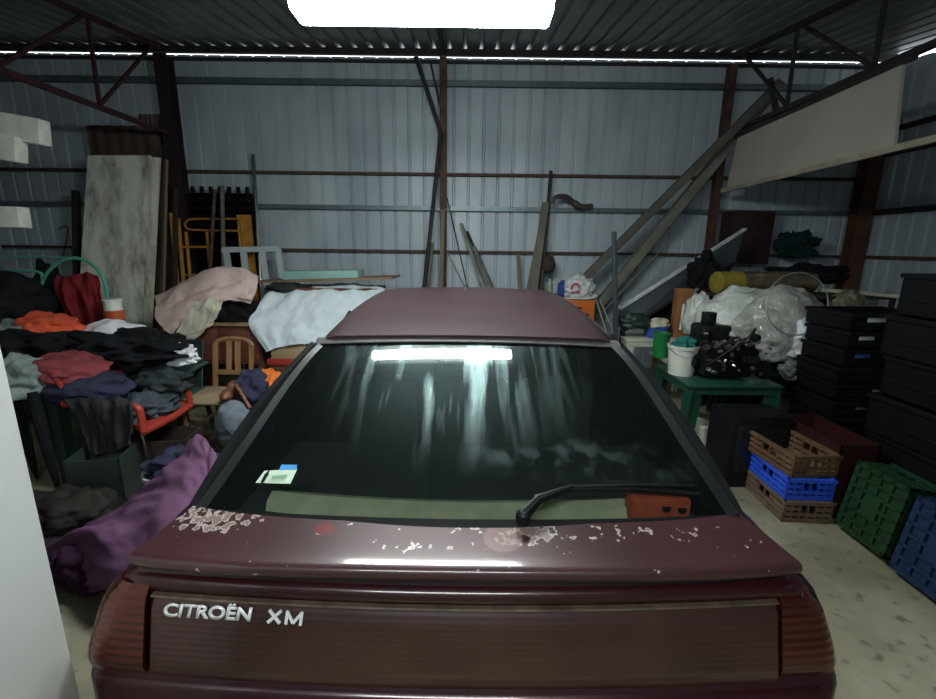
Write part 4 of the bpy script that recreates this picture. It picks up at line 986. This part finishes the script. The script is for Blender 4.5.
# pale board hung under the truss, and its rail
XB = XT[2] - .04
t = thing('pale_board', 'long pale board hung beneath the dark roof truss', 'board', PX(810, 130, XB))
b = B(); b.slab([PX(726, 189, XB), PX(738, 137, XB), PX(902, 63, XB), PX(893, 149, XB)], .03, (-1, 0, 0)); b.make('board_face', mat('pale_board_paint', (.46, .41, .36), .75, 0, .08, 1.5), t, smooth=False)
b = B(); a_, c_ = PX(722, 191, XB + .0), PX(893, 149, XB); d = (c_ - a_); b.bar(a_, a_ + d * 2.2, .035, .05); b.make('bottom_rail', mat('pale_rail_wood', (.36, .32, .25), .7), t, smooth=False)
a_, c_ = PX(738, 136, XB), PX(902, 62, XB); d = c_ - a_; B().bar(a_ - d * .02, c_ + d * .05, .045, .04).make('top_edge', m_dark_steel, t, smooth=False)

# tables on the far side of the car
m_ivory = mat('ivory_plastic', (.52, .52, .44), .5, 0, .08, 4)
plastic_table('white_table', 'ivory plastic table under the sloping metal sheet', 1.80, 2.62, 5.0, 5.42, .72, m_ivory, .05)
t = thing('beige_table', 'low beige table holding the green bucket', 'table', (2.3, 4.62, 0))
B().box((2.32, 4.62, .605), (.62, .5, .03), bevel=.01).make('table_top', mat('beige_top', (.28, .25, .19), .7), t)
for x in (2.06, 2.58):
    for y in (4.42, 4.82): B().box((x, y, .295), (.04, .04, .59)).make('leg', m_darkbox, t, smooth=False)
def bucket(name, label, c, r, h, m, handle=True, taper=.82, cat='bucket'):
    t = thing(name, label, cat, c)
    B().lathe(c, [(r * taper, 0), (r * .97, h * .9), (r * 1.04, h * .9), (r * 1.05, h), (r * .97, h), (r * .93, h * .93), (r * taper * .93, .01)], 28).make('bucket_shell', m, t)
    if handle:
        B().tube(path([V(c) + V((r * cos(a_), -r * .9 * sin(a_), h * .93 - r * .55 * sin(a_))) for a_ in [pi * i / 10 for i in range(11)]], 24), .004, 6).make('handle', m_chrome, t)
    return t
bucket('green_bucket', 'bright green bucket standing on the low beige table', (P(661, 345, 4.6).x, 4.6, .621), .085, .26, mat('bright_green_plastic', (.015, .20, .05), .4))
bucket('blue_tub', 'blue tub with pale contents on the ivory table', (P(657, 322, 5.2).x, 5.2, .721), .14, .14, mat('blue_tub_plastic', (.04, .10, .35), .4), False, .9, 'tub')
heap('pale_rags', 'pale rags heaped inside the blue tub', 'rags', V((P(657, 322, 5.2).x, 5.2, .87)), (.13, .12, .06), f_cream, 60)
heap('dark_green_bag', 'dark green bag lying on the ivory table near the post', 'bag', P(632, 322, 5.2), (.18, .14, .10), mat('dark_green_film', (.02, .035, .025), .5), 61)
c0 = P(687, 298, 5.1)
one(B().box((c0.x, 5.2, (.722 + c0.z + .1) / 2), (.16, .14, c0.z + .1 - .722), bevel=.004), 'orange_wood_box', 'orange-brown wooden box standing on the ivory table', 'box', mat('orange_wood', (.30, .13, .045), .7))
lean('white_stick', 'short white stick leaning against the orange-brown box', 'stick', (684, 304, 4.95), (680, 330, 4.9), .025, .025, m_white, None, False, True)

gt = plastic_table('green_table', 'bottle-green plastic table carrying the black engine parts', 1.78, 2.56, 3.47, 4.15, .66, m_greenp, .11, .03)
bucket('white_bucket', 'white bucket on the green table next to the engine parts', (P(683, 370, 3.78).x + .0, 3.82, .661), .125, .26, mat('bucket_white', (.60, .60, .54), .45, 0, .08, 5))
heap('teal_rag', 'teal rag stuffed in the white bucket on the table', 'rag', V((P(686, 345, 3.8).x, 3.82, .925)), (.09, .08, .06), fab('teal_fabric', (.02, .13, .12)), 62)
bucket('white_bucket', 'white bucket on the floor underneath the green table', (1.985, 3.60, 0), .10, .30, MATS['bucket_white'])
# engine parts
t = thing('engine_block', 'greasy black engine with shiny fittings on the green table', 'engine', (2.2, 3.8, .66))
m_grease = mat('greasy_metal', (.015, .015, .016), .35, .4, .4, 12)
rnd = random.Random(5)
b = B(); b.box((2.18, 3.82, .83), (.42, .36, .30), bevel=.03); b.box((2.10, 3.86, 1.02), (.24, .24, .16), bevel=.03)
for i in range(46):
    c_ = V((2.18 + rnd.uniform(-.26, .26), 3.80 + rnd.uniform(-.26, .16), .70 + rnd.uniform(0, .34)))
    if rnd.random() < .5: b.box(c_, [rnd.uniform(.03, .11) for _ in range(3)], Matrix.Rotation(rnd.uniform(0, 3), 3, 'Z') @ Matrix.Rotation(rnd.uniform(-.5, .5), 3, 'X'), .005)
    else: b.lathe(c_, [(.03, -.03), (.04, 0), (.03, .03)], 12, axis=(rnd.uniform(-1, 1), rnd.uniform(-1, 0), rnd.uniform(-.4, 1)))
b.make('block', m_grease, t)
for i in range(7): B().lathe((2.02 + .05 * i, 3.60 + .01 * i, .95 + .03 * sin(i * 1.7)), [(.014, 0), (.02, .02), (.012, .05)], 10, axis=(.2, -.8, .6)).make('fitting', mat('bright_alloy', (.45, .45, .45), .3, .9), t)
b = B()
for i in range(34):
    c_ = V((2.18 + rnd.uniform(-.22, .34), 3.585 + rnd.uniform(-.03, .03), .72 + rnd.uniform(0, .30)))
    b.box(c_, [rnd.uniform(.008, .035) for _ in range(3)], Matrix.Rotation(rnd.uniform(0, 3), 3, 'Y') @ Matrix.Rotation(rnd.uniform(-.9, .2), 3, 'X'))
b.make('metal_bits', mat('bright_alloy', (.45, .45, .45), .3, .9), t, smooth=False)['kind'] = 'stuff'
for i in range(3):
    a_ = V((2.0 + .07 * i, 3.62, .80 + .05 * (i % 3)))
    B().tube(path([a_, a_ + V((.05, -.12, .12)), a_ + V((.15, -.08, .16 + .03 * i)), a_ + V((.2, .05, .1))], 16), .008, 8).make('hose', m_rubber, t)
B().box((P(713, 310, 3.8).x, 3.85, 1.14), (.10, .08, .13), bevel=.01).box((P(716, 310, 3.8).x, 3.85, 1.05), (.03, .03, .16)).make('mounting_bracket', m_grease, t)
B().lathe((2.46, 3.62, .76), [(.0, -.02), (.08, -.02), (.08, .02), (0, .02)], 24, axis=(.2, -1, .2)).make('pulley', m_grease, t)
# black box before the table
bx0 = PZ(700, 474, 0)
t = thing('black_console', 'black box standing on the floor in front of the green table', 'box', (2.0, 3.22, 0))
B().box((2.13, 3.20, .28), (.44, .3, .56), bevel=.012).make('case', m_black, t)
B().box((2.13, 3.045, .31), (.34, .012, .36), bevel=.004).make('front_plate', mat('dark_glossy', (.008, .010, .012), .12, 0), t)

# shelf unit with bags behind
t = thing('shelf_unit', 'dark shelf unit under the long wrapped roll', 'shelf unit', (3.6, 5.1, 0))
for z in (.3, .8, 1.24): B().box((3.65, 5.1, z), (1.9, .5, .03)).make('shelf', m_darkbox, t, smooth=False)
for x in (2.72, 4.58):
    for y in (4.87, 5.33): B().box((x, y, .625), (.04, .04, 1.25)).make('upright', m_darkbox, t, smooth=False)
B().box((3.65, 5.34, .62), (1.86, .01, 1.2)).make('back_sheet', m_black, t, smooth=False)
t = thing('wrapped_roll', 'long brownish roll wrapped in clear film with a yellow end', 'roll', P(760, 278, 4.95))
a_, c_ = P(716, 276, 4.95), P(812, 282, 5.15); c_.z = a_.z = 1.255 + .125
dd = (c_ - a_); L_ = dd.length
m_film = mat('brown_film', (.12, .09, .055), .25, 0, .5, 8, .4, 20, coat=.6)
B().lathe(a_ + dd * .24, [(.09, 0), (.12, .02), (.122, L_ * .35), (.118, L_ * .74), (.05, L_ * .76)], 24, axis=dd).make('roll_body', m_film, t)
B().lathe(a_, [(.06, 0), (.118, .015), (.12, L_ * .24)], 24, axis=dd).make('yellow_end', mat('yellow_film', (.26, .21, .03), .35, 0, .3, 9), t)
plastic_table('black_table', 'dark table loaded with the big white plastic bags', 2.62, 3.75, 3.95, 4.72, .62, m_black)
m_poly = mat('white_polythene', (.56, .57, .53), .28, 0, .18, 7, .8, 18, coat=.4)
m_clear = mat('cloudy_polythene', (.36, .365, .33), .22, 0, .35, 9, .9, 20, coat=.6)
heap('plastic_sack', 'opaque white plastic sack behind the engine parts', 'sack', P(737, 326, 4.45), (.40, .25, .37), m_poly, 70, .09)
heap('plastic_sack', 'large cloudy clear plastic sack bulging before the wrapped roll', 'sack', P(776, 330, 4.30), (.46, .30, .42), m_clear, 71, .10)
heap('plastic_sack', 'bright white sack corner by the labelled black crates', 'sack', P(808, 342, 4.0), (.14, .14, .23), mat('bright_polythene', (.66, .68, .72), .3), 72, .2)
heap('plastic_sack', 'slim white sack drooping beside the orange-brown box', 'sack', P(697, 318, 4.75), (.13, .12, .26), m_poly, 73, .15)
heap('grey_pouch', 'small grey pouch lying below the cloudy sack', 'pouch', P(792, 372, 3.98), (.10, .09, .09), mat('grey_film', (.14, .15, .15), .4), 74, .2)
b = B(); hc = P(797, 304, 3.93); b.tube([hc + V((.27 * cos(a_), .04 * sin(a_), .27 * sin(a_))) for a_ in [2 * pi * i / 48 for i in range(48)]], .006, 6, True)
one(b, 'wire_hoop', 'thin wire hoop standing upright before the cloudy sack', 'hoop', mat('hoop_wire', (.35, .36, .33), .4, .6))
heap('green_netting', 'dark teal netting hanging on the back wall', 'netting', P(797, 248, 6.25), (.22, .12, .20), fab('teal_net', (.010, .028, .030), .4), 75, .4, 3)
heap('dark_bundle', 'dark bundle below the teal netting on the shelf unit', 'bundle', P(808, 276, 5.25) , (.42, .12, .13), m_blackcloth, 76, .3)
one(B().tube([P(822, 290, 4.95), P(915, 298, 4.75)], .022, 12), 'pale_tube', 'long pale tube lying across the shelf unit end', 'tube', mat('pale_tube', (.52, .50, .38), .5))
heap('cream_bag', 'small cream translucent bag above the labelled black crates', 'bag', P(846, 303, 4.85), (.14, .12, .13), mat('cream_film', (.16, .15, .10), .4, 0, .2, 9), 77, .2)

# crates
def crate_shape(b, c, d, Mx, slats=4, th=.012, slot=True):
    c = V(c); x, y, z = d
    def bx(o_, s_): b.box(c + Mx @ V(o_), s_, Mx)
    bx((0, 0, th / 2), (x, y, th))
    for k_ in range(slats):
        zz_ = z * (k_ + .5) / slats; hh = z / slats * .62
        if slot and k_ == slats - 2:
            for sx in (-1, 1):
                for q in (-1, 1):
                    bx((sx * (x / 2 - th / 2), q * y * .33, zz_), (th, y * .32, hh)); bx((q * x * .33, sx * (y / 2 - th / 2), zz_), (x * .32, th, hh))
            continue
        for sx in (-1, 1):
            bx((sx * (x / 2 - th / 2), 0, zz_), (th, y, hh)); bx((0, sx * (y / 2 - th / 2), zz_), (x, th, hh))
    n_ = 6
    for i in range(n_ + 1):
        for sx in (-1, 1):
            bx(((i / n_ - .5) * (x - th), sx * (y / 2 - th * .6), z / 2), (.012, th * 1.1, z)); bx((sx * (x / 2 - th * .6), (i / n_ - .5) * (y - th), z / 2), (th * 1.1, .012, z))
    for sx in (-1, 1):
        bx((sx * (x / 2 - .004), 0, z - .012), (.022, y + .012, .024)); bx((0, sx * (y / 2 - .004), z - .012), (x + .012, .022, .024))
def crate(name, label, c, d, m, Mx=None, group=None, slats=4):
    b = B(); crate_shape(b, c, d, Mx or Matrix.Identity(3), slats)
    return one(b, name, label, 'crate', m, group, smooth=False)
m_bcr = mat('brown_crate_plastic', (.12, .065, .035), .6, 0, .2, 8); m_blue = mat('blue_crate_plastic', (.025, .085, .60), .4, 0, .08, 6); m_bcr2 = mat('grey_brown_crate_plastic', (.13, .085, .06), .6, 0, .2, 8)
R3 = Matrix.Rotation(R(-3), 3, 'Z')
cx, cy = 2.225, 2.83
crate('bottle_crate', 'grey-brown lattice crate, bottom of the stack of three', (cx, cy, 0), (.31, .44, .155), m_bcr2, R3, 'stack of three bottle crates')
crate('bottle_crate', 'bright blue crate in the middle of the stack of three', (cx - .005, cy + .005, .157), (.30, .43, .15), m_blue, R3, 'stack of three bottle crates')
crate('bottle_crate', 'brown open crate on top of the bright blue one', (cx - .005, cy + .03, .309), (.31, .44, .15), m_bcr, Matrix.Rotation(R(4), 3, 'Z'), 'stack of three bottle crates')
openbox('red_bin', 'dark red bin behind the stack of three crates', (2.52, 2.95, 0), (.26, .56, .52), mat('dark_red_plastic', (.026, .004, .0045), .5, 0, .2, 5), .0, .014, 'bin')
crate('red_crate', 'red crate beyond the stack, beside the black box', (2.44, 3.42, 0), (.30, .24, .42), mat('red_crate_plastic', (.12, .012, .012), .5), None, None, 5)
# crates on edge
def on_edge(label, ya, yb, X, m, nm):
    Mx = Matrix.Rotation(R(98), 3, 'Y')     # base turned to the car
    h = .44; b = B(); crate_shape(b, (0, 0, 0), (h, yb - ya, .22), Mx, 4); w_ = yb - ya
    for i in range(7): b.box(Mx @ V(((i / 6 - .5) * (h - .03), 0, -.008)), (.016 if i % 6 else .03, w_, .018), Mx)
    for i in range(5): b.box(Mx @ V((0, (i / 4 - .5) * (w_ - .03), -.008)), (h, .016 if i % 4 else .03, .018), Mx)
    b.box(Mx @ V((0, 0, -.008)), (h * .3, w_ * .3, .02), Mx)
    lo = min(v.co.z for v in b.bm.verts); bmesh.ops.translate(b.bm, verts=b.bm.verts, vec=(X, (ya + yb) / 2, -lo + .001))
    return one(b, nm, label, 'crate', m, 'crates standing on edge along the aisle', smooth=False)
on_edge('dark green crate standing on edge along the aisle', 2.22, 2.56, 2.40, mat('green_crate_plastic', (.008, .034, .012), .5, 0, .2, 6), 'green_crate')
on_edge('dark blue crate standing on edge nearest the camera', 1.80, 2.16, 2.38, mat('navy_crate_plastic', (.006, .022, .062), .5, 0, .2, 6), 'blue_crate')
# black crates with labels
m_blk = mat('black_crate_plastic', (.005, .0045, .006), .5, 0, .25, 5, spec=.25); m_lab = mat('paper_label', (.55, .57, .60), .6)
def black_crate(label, c, d, plates, rot=0, group=None, mm=None):
    t = thing('black_crate', label, 'crate', c, group); Mx = Matrix.Rotation(rot, 3, 'Z'); b = B(); x, y, z = d; c = V(c)
    for o_, s_ in (((0, 0, .008), (x, y, .016)), ((x / 2 - .008, 0, z / 2), (.016, y, z * .96)), ((-x / 2 + .008, 0, z / 2), (.016, y, z * .96)), ((0, y / 2 - .008, z / 2), (x, .016, z * .96)), ((0, -y / 2 + .008, z / 2), (x, .016, z * .96)), ((0, -y / 2, z - .02), (x + .02, .03, .03)), ((-x / 2, 0, z - .02), (.03, y + .02, .03)), ((x / 2, 0, z - .02), (.03, y + .02, .03)), ((0, y / 2, z - .02), (x + .02, .03, .03)), ((0, -y / 2 - .002, z * .35), (x * .8, .012, .02)), ((-x / 2 - .002, 0, z * .35), (.012, y * .8, .02))):
        b.box(c + Mx @ V(o_), s_, Mx, .003)
    b.make('crate_shell', m_blk, t, smooth=False)
    for u, w_, h_, m_, side in plates:
        o_ = V((u, -y / 2 - .005, z * .62)) if side == 'f' else V((-x / 2 - .005, u, z * .62))
        s_ = (w_, .004, h_) if side == 'f' else (.004, w_, h_)
        B().box(c + Mx @ o_, s_, Mx, .001).make('label_plate', m_, t)
    return t
g1 = 'black crates with pale labels'
gl_ = mat('grey_label', (.20, .21, .23), .6)
PL = {8: [(-.12, .17, .035, m_lab, 'f'), (.16, .10, .03, gl_, 'f')], 7: [(-.20, .12, .03, m_lab, 'f')], 6: [(-.19, .12, .028, mat('blue_label', (.03, .10, .35), .5), 'f')], 4: [(.0, .11, .04, m_lab, 'f')], 3: [(-.10, .09, .025, gl_, 'f')], 1: [(-.14, .15, .035, m_lab, 'f')]}
ordn = ['lowest', 'second', 'third', 'fourth', 'fifth', 'sixth', 'seventh', 'eighth', 'topmost']
ex = {8: 'carrying two pale plates', 7: 'with a pale plate near its corner', 6: 'with a small blue plate', 4: 'with one bright white plate', 3: 'with a dull grey plate', 1: 'with a low white plate', 0: 'standing on the floor', 2: 'between two plated crates', 5: 'below the one with the blue plate'}
for i in range(9): black_crate('%s black crate of the labelled stack, %s' % (ordn[i], ex[i]), (3.24 + .012 * sin(i * 2.1), 3.62, .142 * i), (.66, .44, .138), PL.get(i, []), R(-2 + i * .5), g1)
lb2 = ['lowest black crate of the tall stack behind the green crate', 'second black crate up in the tall stack by the wall', 'third black crate up in the tall stack by the wall', 'fourth black crate up in the tall stack by the wall', 'fifth black crate up in the tall stack by the wall', 'topmost black crate of the tall stack by the wall']
for i, l_ in enumerate(lb2): black_crate(l_, (3.10 + .02 * sin(i * 2.7), 2.62 + .01 * cos(i * 3), .268 * i), (.66, .62, .262), [], R(1.5 * sin(i * 4)), 'tall stack of black crates')
lb3 = ['lowest black crate at the near end behind the dark blue crate', 'second black crate up at the near end by the wall', 'third black crate up at the near end by the wall', 'fourth black crate up at the near end by the wall', 'topmost black crate at the near end by the wall']
for i, l_ in enumerate(lb3): black_crate(l_, (3.12, 1.92, .268 * i), (.66, .62, .262), [(.0, .1, .03, m_lab, 's')] if i == 3 else [], R(1.5 * cos(i * 4)), 'near stack of black crates')

heap('dark_jacket', 'dark jacket thrown over the far arm of the red armchair', 'jacket', P(162, 383, 3.48), (.21, .12, .12), fab('dark_teal_grey', (.035, .042, .045)), 81, .2, 3)
t = thing('paint_can', 'small white and orange can beside the dark red jacket', 'can', P(115, 318, 4.1))
c0 = gloc(t); c0.z = c0.z - .10; t.location = c0
B().lathe(c0, [(.075, 0), (.08, .01), (.08, .17), (.075, .175)], 20).make('can_body', mat('orange_label_paint', (.50, .10, .03), .5), t)
B().lathe(c0 + V((0, 0, .175)), [(.072, 0), (.072, .08), (.078, .085), (.078, .10)], 20).make('can_top', m_white, t)
one(B().box((c0.x, c0.y, c0.z / 2 - .001), (.2, .2, c0.z - .004), bevel=.008), 'black_stool', 'narrow black stand under the white and orange can', 'stand', m_black)
heap('black_coat', 'black coat hanging inside the mint green arch', 'coat', P(52, 300, 4.36), (.16, .09, .34), m_blackcloth, 82, .15)
heap('dark_bundle', 'dark bundle under the upper end of the sloping metal sheet', 'bundle', P(668, 312, 5.62), (.42, .14, .20), m_blackcloth, 83, .2)
